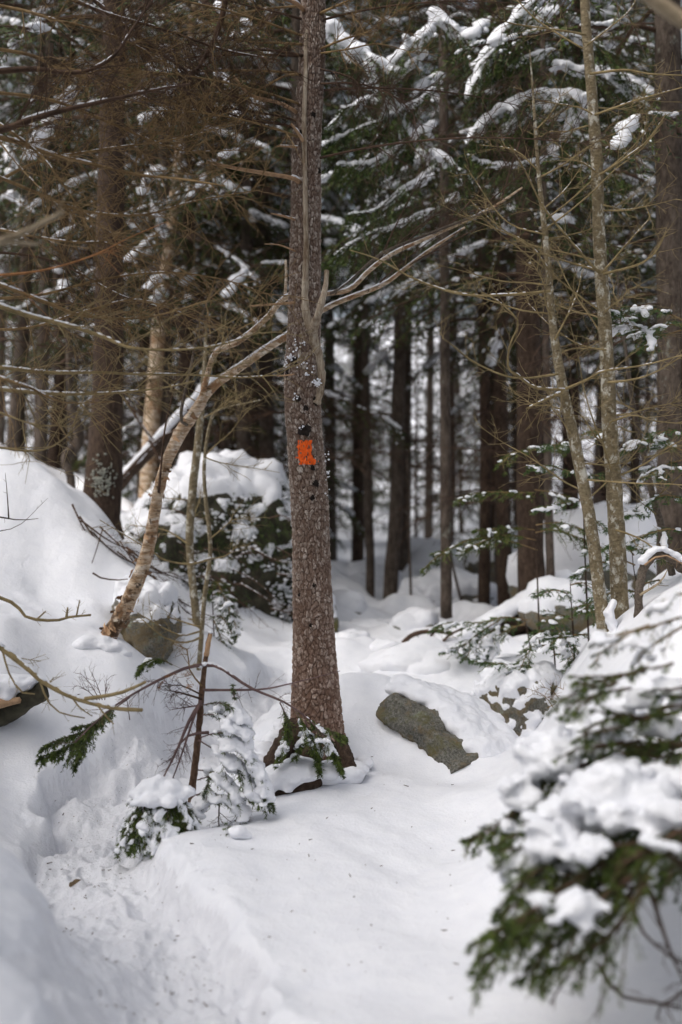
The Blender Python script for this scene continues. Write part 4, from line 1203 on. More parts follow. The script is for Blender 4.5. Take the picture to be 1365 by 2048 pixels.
# ---- snow-laden broken sapling in front of the painted tree
rg = np.random.default_rng(61)
sp = thing('broken_sapling', 'snapped-off young spruce loaded with snow in front of the painted tree', 'sapling', P(380, 1660, 5.95))
mb = MB(); tube(mb, PP([(376, 1680), (384, 1590), (396, 1480), (403, 1400), (409, 1340), (416, 1290), (422, 1264)], 5.95), np.array([7.5, 7.2, 6.6, 5.8, 5.2, 4.6, 4.2]) / F * 5.95, 14, 120, .2, freq=34)
bark_mat('sapling_bark', (0.05, 0.027, 0.016), (0.12, 0.068, 0.042), (0.24, 0.15, 0.10), scale=50)
part('trunk', mb, MAT['sapling_bark'], sp)
mb = MB(); tube(mb, PP([(413, 1312), (418, 1285), (422, 1268)], 5.93), np.array([4.8, 4.6, 3.4]) / F * 5.95, 10, 20, .25, freq=50)
part('broken_top', mb, MAT['stub_wood'], sp, label='splintered pale broken tip')
mb = MB(); lumps(mb, PP([(422, 1264), (410, 1328), (400, 1332), (418, 1330)], 5.92), np.array([.013, .02, .02, .018]), np.array([.008, .012, .01, .01]), rg); part('snow', mb, MAT['snow'], sp)
for pts, w, mt, sn in [([(408, 1330), (380, 1334), (350, 1345), (290, 1375), (230, 1412), (180, 1455), (150, 1485)], 4, 'purple_twig', .3), ([(412, 1330), (440, 1335), (500, 1375), (570, 1405), (620, 1440), (650, 1475)], 4, 'purple_twig', .2),
                       ([(408, 1380), (470, 1380), (530, 1378), (590, 1365), (680, 1342)], 3, 'purple_twig', 0), ([(403, 1405), (380, 1440), (350, 1510), (318, 1572)], 4.5, 'purple_twig', 0), ([(403, 1402), (390, 1430), (360, 1520), (335, 1585)], 3.5, 'purple_twig', 0),
                       ([(404, 1398), (360, 1385), (330, 1380)], 2.5, 'dark_twig', 0), ([(404, 1372), (380, 1340), (375, 1300), (355, 1290)], 2, 'twig', 0), ([(405, 1390), (360, 1370), (335, 1375)], 2, 'dark_twig', 0), ([(404, 1410), (370, 1415), (340, 1420)], 2, 'purple_twig', 0),
                       ([(418, 1465), (380, 1470), (355, 1495), (345, 1525)], 3.5, 'purple_twig', 0), ([(440, 1590), (438, 1640), (440, 1662)], 2, 'dark_twig', 0), ([(465, 1600), (480, 1630), (505, 1655)], 2.2, 'dark_twig', 0)]:
    bare_branch([P(a, b2, 5.92 - .03 * i) for i, (a, b2) in enumerate(pts)], w / F * 5.95, mt, sp, rg, n2=12, l2=.16, n3=3, l3=.07, r2=.0017, snow=sn, start=.2)
# rusty dead needles
w, l, _ = spray(PP([(400, 1385), (370, 1350), (345, 1345), (320, 1370)], 5.9), rg, L2=.14, npm=60)
part('dead_spray', merge(l), MAT['rust_needle'], sp, False)
# drooping tips that keep green needles
for pts, L2, sn in [([(260, 1395), (200, 1440), (160, 1480), (120, 1500), (80, 1515)], .17, 0.0), ([(200, 1442), (165, 1465), (120, 1478), (85, 1495)], .12, 0), ([(230, 1415), (190, 1445), (150, 1455)], .1, 0), ([(190, 1450), (165, 1490), (150, 1535)], .10, 0), ([(345, 1330), (320, 1318), (290, 1325), (275, 1345)], .09, .5),
                    ([(600, 1425), (640, 1460), (665, 1500), (685, 1540)], .14, .30), ([(560, 1405), (575, 1440), (570, 1480), (555, 1520)], .14, .25), ([(610, 1440), (630, 1490), (640, 1540)], .13, .25), ([(590, 1420), (610, 1460), (590, 1510)], .12, .25), ([(640, 1450), (670, 1465), (690, 1475)], .1, .3)]:
    add_spray(sp, PP(pts, 5.85 if pts[0][0] < 400 else 6.2), rg, 'needle', 'purple_twig', sn, .018, .010, L2=L2, step=.02, nl=.018, nw=.0052, npm=300, r0=.004, droop=.55)
# snowy boughs on its right
for pts, L2 in [([(408, 1410), (440, 1405), (470, 1415), (495, 1440)], .14), ([(405, 1430), (440, 1430), (475, 1445), (500, 1465)], .15), ([(402, 1475), (440, 1465), (480, 1480), (515, 1530), (530, 1575)], .16), ([(398, 1480), (430, 1500), (470, 1520), (500, 1570), (545, 1610)], .16),
                ([(395, 1540), (430, 1545), (465, 1570), (480, 1600)], .15), ([(392, 1590), (420, 1585), (455, 1595), (490, 1620)], .15), ([(395, 1560), (420, 1555), (400, 1600), (380, 1625)], .12), ([(470, 1400), (468, 1385), (466, 1370)], .05), ([(470, 1640), (480, 1655), (500, 1668)], .09), ([(460, 1500), (495, 1510), (525, 1550), (540, 1590)], .14)]:
    add_spray(sp, PP(pts, 5.8), rg, 'needle', 'purple_twig', .66, .026, .009, L2=L2, step=.03, nl=.021, nw=.004, npm=260, r0=.004, droop=.75)

# low snow-buried bush at its left foot
bu = thing('low_spruce', 'low bushy spruce sagging under a snow cap at the broken sapling foot', 'sapling', P(320, 1700, 5.55))
c0 = P(322, 1580, 5.6)
mb = MB(); tube(mb, [P(322, 1700, 5.6), P(322, 1640, 5.6), P(325, 1590, 5.6)], [.012, .011, .008], 8); part('trunk', mb, MAT['brown_bark'], bu)
for k in range(20):
    a = 2 * pi * k / 20 + rg.uniform(-.1, .1); rr3 = rg.uniform(.14, .23); h0 = rg.uniform(-.02, .03)
    pth = [c0 + np.array([math.cos(a) * rr3 * s, math.sin(a) * rr3 * .8 * s, h0 + .03 * s - .29 * s ** 2.2]) for s in np.linspace(0, 1, 6)]
    add_spray(bu, pth, rg, 'needle', 'purple_twig', .35, .014, .009, L2=.11, step=.026, nl=.020, nw=.004, npm=240, r0=.004, droop=.8)
balls = []
for a, b2, r in [(300, 1575, 26), (340, 1575, 26), (375, 1585, 18), (280, 1590, 22), (320, 1590, 30), (355, 1598, 24), (300, 1605, 22), (318, 1560, 14), (270, 1610, 14), (295, 1655, 22), (300, 1640, 14), (385, 1590, 10), (340, 1608, 18)]:
    c1 = P(a, b2 - 3, 5.5 if b2 > 1600 else 5.58); r_ = r / F * 5.55; balls.append((c1, r_, r_, r_ * .62))
part('snow', snow_mass(balls, .012, 5, .008, 22), MAT['snow'], bu)
# a small clump right of it
bu = thing('low_spruce', 'tiny spruce tuft with a snow lump right of the low bushy spruce', 'sapling', P(475, 1695, 5.5))
for pts in [[(470, 1690), (465, 1665), (455, 1650)], [(472, 1690), (490, 1670), (505, 1680)], [(470, 1690), (455, 1675), (450, 1690)], [(474, 1692), (480, 1672), (495, 1690)]]:
    add_spray(bu, PP(pts, 5.5), rg, 'needle', 'purple_twig', 0, L2=.08, step=.025, nl=.014, nw=.003, npm=200, r0=.003)
part('snow', snow_mass([(P(a, b2, 5.45), r / F * 5.5, r / F * 5.5, r / F * 5.5 * .6) for a, b2, r in [(478, 1664, 20), (465, 1660, 12), (495, 1672, 12)]], .01, 5, .006, 25), MAT['snow'], bu)

# ---- foreground spruce, bottom right
rg = np.random.default_rng(71)
fg = thing('snowy_spruce', 'nearest young spruce bowed down by heavy snow pads at the lower right', 'tree', np.array([1.35, 3.6, gz(1.35, 3.6)]))
FG = [([(1420, 1690), (1330, 1680), (1250, 1690), (1150, 1700)], 3.3, .012), ([(1420, 1480), (1300, 1500), (1200, 1520), (1100, 1560), (1010, 1640), (935, 1680)], 3.9, .012), ([(1150, 1520), (1080, 1560), (1040, 1620), (1000, 1690)], 3.9, .008),
      ([(1420, 1500), (1330, 1450), (1270, 1430), (1180, 1480)], 4.2, .009), ([(1420, 1560), (1360, 1480), (1300, 1450)], 4.2, .008), ([(1420, 1440), (1340, 1450), (1270, 1490), (1220, 1540)], 4.2, .008), ([(1400, 1690), (1290, 1640), (1200, 1640), (1110, 1680), (1060, 1740), (1040, 1790)], 3.5, .011),
      ([(1420, 1710), (1300, 1700), (1200, 1730), (1120, 1780), (1050, 1800), (1000, 1830)], 3.3, .012), ([(1330, 1700), (1240, 1740), (1160, 1760), (1100, 1760), (1040, 1740)], 3.4, .009), ([(1280, 1740), (1200, 1800), (1120, 1850), (1030, 1880), (960, 1920)], 3.2, .010),
      ([(1250, 1790), (1180, 1840), (1100, 1900), (1040, 1960)], 3.2, .008), ([(1300, 1750), (1230, 1860), (1160, 1910), (1090, 1950)], 3.15, .009), ([(1420, 1640), (1365, 1660), (1310, 1690), (1270, 1720)], 3.2, .009), ([(1420, 1760), (1350, 1720), (1300, 1700), (1230, 1740)], 3.2, .012),
      ([(1120, 1790), (1050, 1830), (990, 1870), (950, 1890)], 3.25, .007), ([(1100, 1800), (1040, 1850), (990, 1920), (950, 1950)], 3.25, .007), ([(1180, 1780), (1190, 1830), (1200, 1880)], 3.25, .006), ([(1120, 1820), (1100, 1880), (1080, 1930)], 3.25, .006), ([(1040, 1630), (990, 1660), (950, 1680)], 3.9, .006)]
for pts, d, r in FG:
    add_spray(fg, PP(pts, d), rg, 'needle', 'dark_twig', 0, L2=.18, step=.042, nl=.020, nw=.0048, npm=230, r0=r, droop=.5, bare=.12)
for pts in [[(1330, 1690), (1260, 1790), (1150, 1920), (1050, 1960)], [(1300, 1780), (1220, 1830), (1130, 1960), (1100, 2010)], [(1300, 1780), (1340, 1900), (1380, 1990)], [(1260, 1790), (1290, 1870), (1380, 1940)], [(1200, 1930), (1240, 1990), (1340, 2010), (1420, 2030)], [(1180, 1790), (1250, 1775), (1330, 1770)],
            [(1420, 1930), (1365, 1985), (1320, 2010)], [(1280, 1700), (1240, 1760), (1230, 1840)]]:
    bare_branch(PP(pts, 3.35), .008, 'dark_twig', fg, rg, n2=7, l2=.14, n3=2, l3=.06, r2=.0022)
for k in range(60):
    a = rg.uniform(1065, 1400); b2 = rg.uniform(1415, 1890); d = float(np.interp(b2, [1430, 1900], [4.15, 3.1])) + rg.uniform(-.15, .05)
    if b2 < 1700 - (a - 1000) * .75 or (b2 > 1760 and a > 1240): continue
    L = rg.uniform(45, 95); a2_ = rg.uniform(-.2, .8)
    pts = [(a + L * .6, b2 - L * .25 * a2_), (a, b2), (a - L * .6, b2 + L * .5 * a2_ + 6), (a - L, b2 + L * a2_ + 14)]
    add_spray(fg, PP(pts, d), rg, 'needle', 'dark_twig', 0, L2=.15, step=.036, nl=.021, nw=.005, npm=240, r0=.006, droop=.5, bare=.1)
for k in range(26):
    a = rg.uniform(1170, 1390); b2 = rg.uniform(1345, 1545) - (a - 1170) * .15; d = rg.uniform(3.6, 3.85); L = rg.uniform(50, 90); q_ = rg.uniform(-.5, .9)
    add_spray(fg, PP([(a + L * .7, b2 - 10), (a, b2), (a - L * .5, b2 + L * .4 * q_), (a - L * .8, b2 + L * .8 * q_ + 8)], d), rg, 'needle', 'dark_twig', 0, L2=.12, step=.05, nl=.019, nw=.0045, npm=200, r0=.006, droop=.4, bare=.1)
mb = MB(); tube(mb, [(1.36, 3.62, gz(1.36, 3.6) - .1), (1.2, 3.5, .6), (1.1, 3.4, .95)], [.035, .03, .02], 12, 20, .1); part('trunk', mb, MAT['brown_bark'], fg)
PADS = [(1290, 1400, 44, 3.9), (1345, 1370, 50, 3.85), (1240, 1430, 40, 3.95), (1320, 1450, 46, 3.75), (1062, 1508, 44, 3.9), (1100, 1478, 44, 3.95), (1018, 1572, 30, 3.85), (1160, 1450, 40, 4.0), (1205, 1565, 72, 3.5), (1125, 1625, 60, 3.45), (1275, 1600, 74, 3.45), (1210, 1455, 36, 4.0), (1085, 1660, 44, 3.4), (1240, 1530, 44, 3.6), (1130, 1500, 62, 3.9), (1180, 1480, 50, 4.0), (1080, 1535, 52, 3.9), (1240, 1475, 40, 4.1), (1045, 1600, 46, 3.85), (1050, 1570, 46, 3.85), (1025, 1650, 26, 3.85), (985, 1655, 20, 3.85), (1190, 1590, 82, 3.5), (1250, 1570, 70, 3.55), (1310, 1590, 60, 3.5), (1150, 1640, 66, 3.45), (1100, 1690, 58, 3.4), (1040, 1740, 58, 3.4), (1045, 1790, 40, 3.4),
        (1075, 1720, 50, 3.4), (1195, 1690, 48, 3.3), (1165, 1720, 44, 3.3), (1330, 1690, 40, 3.2), (1290, 1640, 50, 3.3), (1345, 1620, 55, 3.3), (1115, 1815, 52, 3.15), (1160, 1815, 56, 3.15), (1090, 1800, 36, 3.15), (1185, 1810, 34, 3.15), (1095, 1860, 22, 3.12), (1180, 1850, 26, 3.12), (1010, 1700, 24, 3.8),
        (1180, 1550, 22, 3.8), (1200, 1520, 18, 3.9), (1230, 1640, 60, 3.4), (1290, 1560, 40, 3.6), (1210, 1815, 20, 3.15), (1062, 1860, 16, 3.15), (1350, 1560, 50, 3.6), (1400, 1600, 60, 3.5), (1130, 1580, 20, 3.8)]
balls = []
for a, b2, r, d in PADS:
    r_ = r / F * d * .78; d = d + (.06 if len(balls) % 2 else -.03)
    balls.append((P(a, b2, d), r_ * 1.1, r_ * 1.0, r_ * .55))
    for _ in range(10):
        o_ = rg.normal(0, 1, 3) * r_ * .7; o_[2] = o_[2] * .3 - .1 * r_; r2_ = r_ * rg.uniform(.2, .55); balls.append((P(a, b2, d) + o_, r2_ * 1.2, r2_, r2_ * .5))
part('snow_load', snow_mass(balls, .011, 6, .020, 20, 5), MAT['snow'], fg)
# blurred sprays hanging over the right bank
ov = thing('overhanging_spray', 'blurred yellow-green spruce spray hanging over the right-hand snow bank', 'branch', P(1420, 1190, 3.9))
for pts in [[(1420, 1215), (1330, 1245), (1260, 1270), (1210, 1300), (1185, 1330)], [(1420, 1190), (1350, 1190), (1300, 1225)], [(1300, 1250), (1240, 1270), (1190, 1285)], [(1400, 1230), (1340, 1270), (1290, 1300), (1270, 1330)]]:
    add_spray(ov, PP(pts, 3.9), rg, 'needle', 'twig', .25, .022, .014, L2=.13, step=.05, nl=.016, nw=.003, npm=150, r0=.005)


# ------------------------------------------------------------------ branches, logs, small things
rg = np.random.default_rng(81)
t_ = thing('fallen_branch', 'curved olive-brown branch reaching in low from the left edge over the snow', 'branch', P(-60, 1270, 5.6))
for pts, w in [([(-60, 1250), (0, 1293), (60, 1340), (85, 1362), (140, 1392), (220, 1415), (285, 1420)], 6.5), ([(170, 1398), (240, 1386), (292, 1364)], 4.5), ([(80, 1360), (95, 1400), (120, 1425), (170, 1436)], 2.2), ([(5, 1300), (20, 1350), (45, 1385), (70, 1388)], 2.2), ([(145, 1395), (160, 1415), (185, 1432)], 2), ([(195, 1410), (215, 1435), (228, 1448)], 2), ([(20, 1310), (50, 1318), (80, 1322)], 1.3), ([(95, 1370), (108, 1355)], 1.5)]:
    bare_branch(PP(pts, 5.5), w / F * 5.5, 'olive_twig', t_, rg, n2=5, l2=.1, n3=1, l3=.05, r2=.0016, rtip=.6, snow=.15)
t_ = thing('fallen_branch', 'knobbly brown branch with upright spurs above the curved one at the left edge', 'branch', P(-60, 1180, 5.9))
for pts, w in [([(-60, 1170), (0, 1195), (30, 1208), (45, 1225), (60, 1237), (110, 1241), (140, 1234), (182, 1230)], 4), ([(133, 1237), (136, 1215)], 3), ([(153, 1234), (160, 1200)], 1.8), ([(75, 1238), (92, 1222)], 1.8)]:
    bare_branch(PP(pts, 5.8), w / F * 5.8, 'olive_twig', t_, rg, n2=4, l2=.08, n3=0, r2=.0015, rtip=.6)
t_ = thing('fallen_branch', 'thin bare twig lying level at the left edge of the snow slope', 'branch', P(-60, 1045, 6.2))
for pts, w in [([(-60, 1025), (0, 1034), (40, 1040), (77, 1037)], 2.2), ([(18, 1036), (15, 990), (11, 946)], 1.5), ([(0, 1062), (40, 1050), (96, 996)], 1)]:
    bare_branch(PP(pts, 6.2), w / F * 6.2, 'dark_twig', t_, rg, n2=2, l2=.06, n3=0, r2=.0013)
for lab, pts, w, d in [('dark twig stuck in the left snow slope below the mossy trunk', [(186, 1146), (200, 1155), (230, 1160), (256, 1158)], 2.2, 8.35), ('slender twig drooping onto the snow slope left of the birch', [(205, 1060), (190, 1110), (170, 1165)], 1.4, 8.8)]:
    mb = MB(); tube(mb, PP(pts, d), np.linspace(w, w * .5, len(pts)) / F * d, 6); solo('twig', mb, MAT['dark_twig'], lab, 'twig')
t_ = thing('brush_pile', 'tangle of fallen dead branches at the foot of the mossy left trunk', 'branches', P(200, 1060, 9.2))
for k in range(14):
    a = rg.uniform(130, 330); p0 = P(a, 1010 + (a - 130) * .75 + rg.uniform(-15, 15), 9.1)
    p1 = P(a + rg.uniform(60, 160), 1030 + (a - 130) * .75 + rg.uniform(20, 110), 9.3)
    bare_branch([p0, (p0 + p1) / 2 + [0, -.1, -.03], p1], .009, 'dark_twig', t_, rg, n2=8, l2=.25, n3=2, l3=.1, r2=.002, snow=.6)
t_ = thing('fallen_brush', 'thin snow-dusted dead branches hanging across the big boulder face', 'branches', P(400, 1280, 10.6))
for k in range(22):
    a = rg.uniform(255, 560); b2 = rg.uniform(1000, 1240); L = rg.uniform(40, 120); d = 10.5 + rg.uniform(-.1, .1)
    bare_branch(PP([(a, b2), (a + L * .5, b2 + L * rg.uniform(-.05, .35)), (a + L, b2 + L * rg.uniform(.1, .8))], d), .008, 'dark_twig', t_, rg, n2=9, l2=.22, n3=2, l3=.1, r2=.0026, snow=.8)
t_ = thing('hollow_log', 'dark rotten mossy log end under snow at the left edge', 'log', P(20, 1440, 6.7))
mb = MB(); tube(mb, PP([(-60, 1440), (20, 1415), (60, 1395), (88, 1378)], 6.75), [.10, .075, .06, .05], 18, 50, .3, freq=10); part('wood', mb, MAT['moss'], t_)
mb = MB(); tube(mb, PP([(-60, 1425), (0, 1408), (40, 1400)], 6.66), [.04, .03, .02], 10, 20, .2); part('splinter', mb, MAT['stub_wood'], t_)
part('snow', snow_mass([(P(a, b2, 6.75), r / F * 6.7, .12, r / F * 6.7 * .6) for a, b2, r in [(-30, 1375, 50), (10, 1370, 42), (40, 1368, 30), (62, 1362, 18), (20, 1390, 24)]], .016, 5, .012, 14), MAT['snow'], t_)
# snow-buried root in front of the painted tree
t_ = thing('buried_log', 'short brown mossy log under snow in front of the painted tree', 'log', P(550, 1615, 6.3))
mb = MB(); tube(mb, PP([(500, 1595), (545, 1590), (590, 1582), (640, 1560)], 6.3), [.05, .065, .055, .04], 18, 50, .3, freq=12); part('wood', mb, MAT['brown_bark'], t_)
part('snow', snow_mass([(P(a, b2, 6.3), r / F * 6.3, .12, r / F * 6.3 * .55) for a, b2, r in [(510, 1568, 26), (545, 1562, 30), (585, 1555, 32), (620, 1545, 34), (655, 1540, 30), (600, 1535, 40), (560, 1545, 34), (530, 1575, 20), (575, 1575, 18)]], .014, 6, .01, 16), MAT['snow'], t_)
# fallen trunk behind
t_ = thing('fallen_tree', 'snow-covered fallen trunk with a dark hollow beneath, in front of the big rear trunk', 'log', P(1000, 1310, 11))
mb = MB(); tube(mb, PP([(890, 1325, 10.6), (950, 1290, 10.8), (1040, 1240, 11), (1130, 1185, 11.2)]), [.10, .11, .12, .12], 16, 40, .15); part('wood', mb, MAT['brown_bark'], t_)
mb = MB(); tube(mb, PP([(960, 1310, 11.1), (1010, 1280, 11.2), (1070, 1260, 11.3), (1130, 1250, 11.3)]), [.12, .22, .26, .2], 18, 40, .35, freq=6); part('root_mass', mb, MAT['peat'], t_)
part('snow', snow_mass([(P(890 + 240 * s, 1305 - 140 * s - 12, 10.6 + .6 * s), .10, .16, .075) for s in np.linspace(0, 1, 22)] + [(P(760 + 170 * s, 1330 - 65 * s, 10.8), .14, .2, .09) for s in np.linspace(0, 1, 12)], .03, 6, .02, 7), MAT['snow'], t_)
t_ = thing('bent_root', 'dark arched root looping over the snow beside the fallen trunk', 'root', P(810, 1310, 10.6))
for pts, w in [([(790, 1312), (808, 1285), (830, 1268), (870, 1262), (905, 1268)], 5.5), ([(862, 1300), (858, 1280), (870, 1264)], 3), ([(880, 1290), (900, 1270), (930, 1255)], 3)]:
    bare_branch(PP(pts, 10.5), w / F * 10.5, 'dark_twig', t_, rg, n2=5, l2=.15, n3=0, rtip=.7, r2=.003)
# arched dead wood on the right
t_ = thing('arched_deadwood', 'arched peeling dead trunk topped with snow at the right edge', 'log', P(1275, 1240, 6.4))
mb = MB(); tube(mb, PP([(1275, 1275), (1278, 1200), (1284, 1150), (1298, 1118), (1325, 1106), (1350, 1122), (1420, 1180)], 6.4), np.array([8, 8.5, 9, 10, 11, 11, 11]) / F * 6.4, 18, 120, .2, freq=30); part('wood', mb, MAT['grey_branch'], t_)
part('snow', snow_mass([(P(a, b2, 6.38), .03, .04, .018) for a, b2 in [(1284, 1122), (1292, 1112), (1302, 1104), (1314, 1098), (1326, 1097), (1338, 1103), (1350, 1110), (1362, 1118), (1376, 1128)]], .009, 4, .005, 30), MAT['snow'], t_)
bare_branch(PP([(1280, 1190), (1320, 1165), (1335, 1140)], 6.38), .009, 'pale_branch', t_, rg, n2=3, l2=.1, n3=0)
bare_branch(PP([(1290, 1130), (1330, 1110), (1400, 1150)], 6.3), .006, 'stub_wood', t_, rg, n2=3, l2=.1, n3=0)
t_ = thing('leaning_branch', 'snow-dusted brown stick leaning on the right snow bank below the grey saplings', 'branch', P(1180, 1390, 6.0))
bare_branch(PP([(1178, 1395), (1200, 1360), (1225, 1320), (1250, 1285)], 6.0), .022, 'stub_wood', t_, rg, n2=0, rtip=.8, snow=.9)
t_ = thing('stem_snow', 'snow plastered in the crotch between the two grey saplings', 'snow', P(1222, 1280, 6.5))
part('snow', snow_mass([(P(a, b2, 6.55), r / F * 6.55, .04, r / F * 6.55 * 1.1) for a, b2, r in [(1222 + rg.normal(0, 3 + .14 * k), 1205 + 3.2 * k, rg.uniform(4, 7 + .25 * k)) for k in range(34)]], .009, 3, .008, 26), MAT['snow'], t_)
t_ = thing('bramble', 'tangled bare bramble stems beside the snow-dusted rock', 'shrub', P(1120, 1430, 7.6))
for k in range(10):
    p0 = P(1095 + 7 * k, 1425 + rg.uniform(-10, 10), 7.6); dr = np.array([rg.uniform(-.3, .3), rg.uniform(-.1, .1), rg.uniform(.1, .25)])
    bare_branch([p0, p0 + dr * .6 + [.03, 0, .02], p0 + dr], .004, 'twig', t_, rg, n2=6, l2=.14, n3=2, l3=.06, r2=.0016)
# the leaf on the path and loose litter
mb = MB(); lp = P(148, 1726, 5.45); lp[2] = gz(lp[0], lp[1]) + .015
s = np.linspace(0, 1, 7); w = np.sin(s * pi) * .03 * (1 + .3 * np.sin(s * 9))
row = lp + np.stack([s * .05 - .02, s * .02, s * .035], -1)
vt = np.stack([row + np.stack([-w * .6, -w * .2, w * .6], -1), row, row + np.stack([w * .7, w * .2, w * .4], -1)], 1).reshape(-1, 3)
mb.add(vt, None, grid_quads(7, 3, False)); solo('fallen_leaf', mb, MAT['leaf'], 'curled dark dead leaf lying on the trodden snow', 'leaf')
mb = MB(); k = 650
u_ = rg.uniform(60, 950, k); dpt = rg.uniform(3.7, 7.2, k); x = (u_ - 682.5) / F * dpt
z_, tm, _ = ground(x, dpt); kp = (tm > .4) | (rg.random(k) < .22)
x, dpt, z_ = x[kp], dpt[kp], z_[kp]; an = rg.uniform(0, 2 * pi, len(x)); L_ = .002 + .013 * rg.random(len(x)) ** 2.5
dv = np.stack([np.cos(an), np.sin(an), .2 * np.ones_like(an)], -1) * L_[:, None]
c_ = np.stack([x, dpt, z_ + .003], -1)
prisms(mb, c_ - dv, c_ + dv, .0018 + .1 * L_, .001 + .05 * L_)
o = part('forest_litter', mb, MAT['dark_twig'], None, kind='stuff'); o['label'] = 'bark crumbs and needle bits scattered over the snow'; o['category'] = 'litter'
# twig fountain of fine dead stems right of the ledge
t_ = thing('dead_twigs', 'sparse reddish dead twigs standing on the snow left of the broken sapling', 'twigs', P(190, 1420, 6.9))
for a, b2, c2, d2 in [(200, 1400, 160, 1345), (205, 1400, 180, 1340), (210, 1400, 215, 1350), (195, 1400, 150, 1370), (260, 1440, 250, 1380)]:
    bare_branch([P(a, b2, 6.9), P((a + c2) / 2, (b2 + d2) / 2 - 6, 6.9), P(c2, d2, 6.9)], .003, 'purple_twig', t_, rg, n2=8, l2=.14, n3=2, l3=.07, r2=.0014)


# ------------------------------------------------------------------ young firs in the middle distance
rg = np.random.default_rng(91)


def young_fir(label, stem, boughs, d, snow, sr=.032, leaf='fir_needle', L2=.22, rad=.008, cat='fir'):
    root = thing('young_fir', label, cat, P(stem[0][0], stem[0][1], d))
    mb = MB(); tube(mb, PP(stem, d), np.linspace(rad, rad * .25, len(stem)), 8, None, .1); part('trunk', mb, MAT['brown_bark'], root)
    for pts in boughs:
        pth = [P(a, b2, d - .10 * i + .1 * (k_ if (k_ := rg.uniform(-1, 1)) else 0)) for i, (a, b2) in enumerate(pts)]
        add_spray(root, pth, rg, leaf, 'twig', snow, sr * .75, .014, L2=L2, step=.05, nl=.026, nw=.0055, npm=150, r0=.006, droop=.35)
    return root


young_fir('young fir with level snow-dusted fronds beside the snow-dusted rock', [(1112, 1385), (1110, 1320), (1105, 1265), (1103, 1248)],
          [[(1110, 1340), (1080, 1335), (1030, 1330), (950, 1322)], [(1108, 1300), (1090, 1290), (1060, 1300), (1040, 1340)], [(1106, 1280), (1120, 1270), (1140, 1290), (1150, 1330)], [(1105, 1265), (1085, 1262), (1060, 1280)], [(1108, 1310), (1130, 1310), (1160, 1340)], [(1104, 1255), (1110, 1250), (1120, 1265)], [(1110, 1350), (1080, 1360), (1070, 1385)]], 8.4, .2)
young_fir('young fir reaching drooping green fronds left over the fallen trunk', [(1062, 1300), (1056, 1265), (1050, 1240), (1048, 1228)],
          [[(1055, 1240), (1010, 1235), (960, 1245), (900, 1245), (870, 1260)], [(1050, 1250), (990, 1260), (950, 1290), (930, 1320)], [(1000, 1240), (960, 1265), (930, 1290), (890, 1300)], [(1052, 1245), (1000, 1270), (980, 1310)]], 9.3, .28)
young_fir('feathery olive fir frond layer in front of the paired rear trunks', [(1080, 1290), (1075, 1150), (1070, 1030), (1068, 880)],
          [[(1075, 1100), (1010, 1080), (940, 1080), (880, 1110), (845, 1140)], [(1072, 1080), (1010, 1070), (950, 1090), (920, 1110)], [(1070, 1060), (1020, 1055), (960, 1060)], [(1072, 1065), (1110, 1060), (1170, 1080), (1200, 1100)], [(1070, 985), (1030, 985), (960, 985), (920, 1000)], [(1070, 980), (1110, 985), (1150, 1000)], [(1068, 900), (1030, 905), (1000, 930)], [(1068, 900), (1100, 895), (1130, 890)], [(1072, 1050), (1120, 1045), (1170, 1060)]], 8.9, .12, leaf='needle')
young_fir('snow-tufted fir between the two grey sapling trunks', [(1180, 1320), (1172, 1150), (1165, 950), (1160, 800)],
          [[(1168, 1000), (1130, 1005), (1080, 1020)], [(1166, 950), (1130, 940), (1090, 930), (1060, 940)], [(1164, 900), (1130, 890), (1090, 890)], [(1166, 960), (1190, 950), (1215, 960)], [(1164, 870), (1190, 860), (1210, 870)], [(1168, 1040), (1190, 1040), (1210, 1060)], [(1170, 1100), (1195, 1090), (1215, 1110)]], 8.0, .25)
young_fir('green fir fronds with snow tips right of the grey saplings', [(1375, 1180), (1370, 1000), (1365, 800), (1360, 560)],
          [[(1365, 640), (1320, 620), (1270, 615), (1230, 625)], [(1365, 650), (1330, 650), (1300, 670), (1290, 700)], [(1365, 660), (1320, 670), (1260, 650), (1210, 620)], [(1366, 900), (1330, 890), (1290, 880), (1250, 900)], [(1366, 920), (1330, 930), (1300, 950)], [(1368, 1000), (1330, 990), (1290, 1010), (1260, 1030)], [(1370, 1060), (1320, 1060), (1270, 1080)], [(1366, 870), (1340, 860), (1310, 870)], [(1370, 1100), (1340, 1110), (1300, 1100)]], 7.2, .28)
young_fir('low fir fan spreading under the arched deadwood beside the thicker sapling', [(1300, 1260), (1285, 1200), (1270, 1150), (1262, 1080)],
          [[(1285, 1190), (1250, 1180), (1200, 1195), (1160, 1225)], [(1280, 1170), (1320, 1160), (1360, 1170)], [(1270, 1130), (1240, 1120), (1190, 1130), (1150, 1150)], [(1290, 1210), (1250, 1225), (1210, 1250)], [(1265, 1100), (1290, 1095), (1330, 1110)], [(1268, 1110), (1250, 1090), (1225, 1090)]], 7.6, .12)
young_fir('sparse green fir shoots low between the reddish trunk and the leaning sapling', [(1150, 1330), (1146, 1250), (1142, 1190), (1141, 1160)],
          [[(1146, 1240), (1120, 1230), (1090, 1245)], [(1145, 1220), (1170, 1210), (1195, 1230)], [(1143, 1190), (1110, 1180), (1080, 1190)], [(1142, 1170), (1165, 1165), (1190, 1180)], [(1148, 1280), (1120, 1275), (1095, 1295)], [(1148, 1270), (1175, 1270), (1200, 1290)]], 8.2, .15)
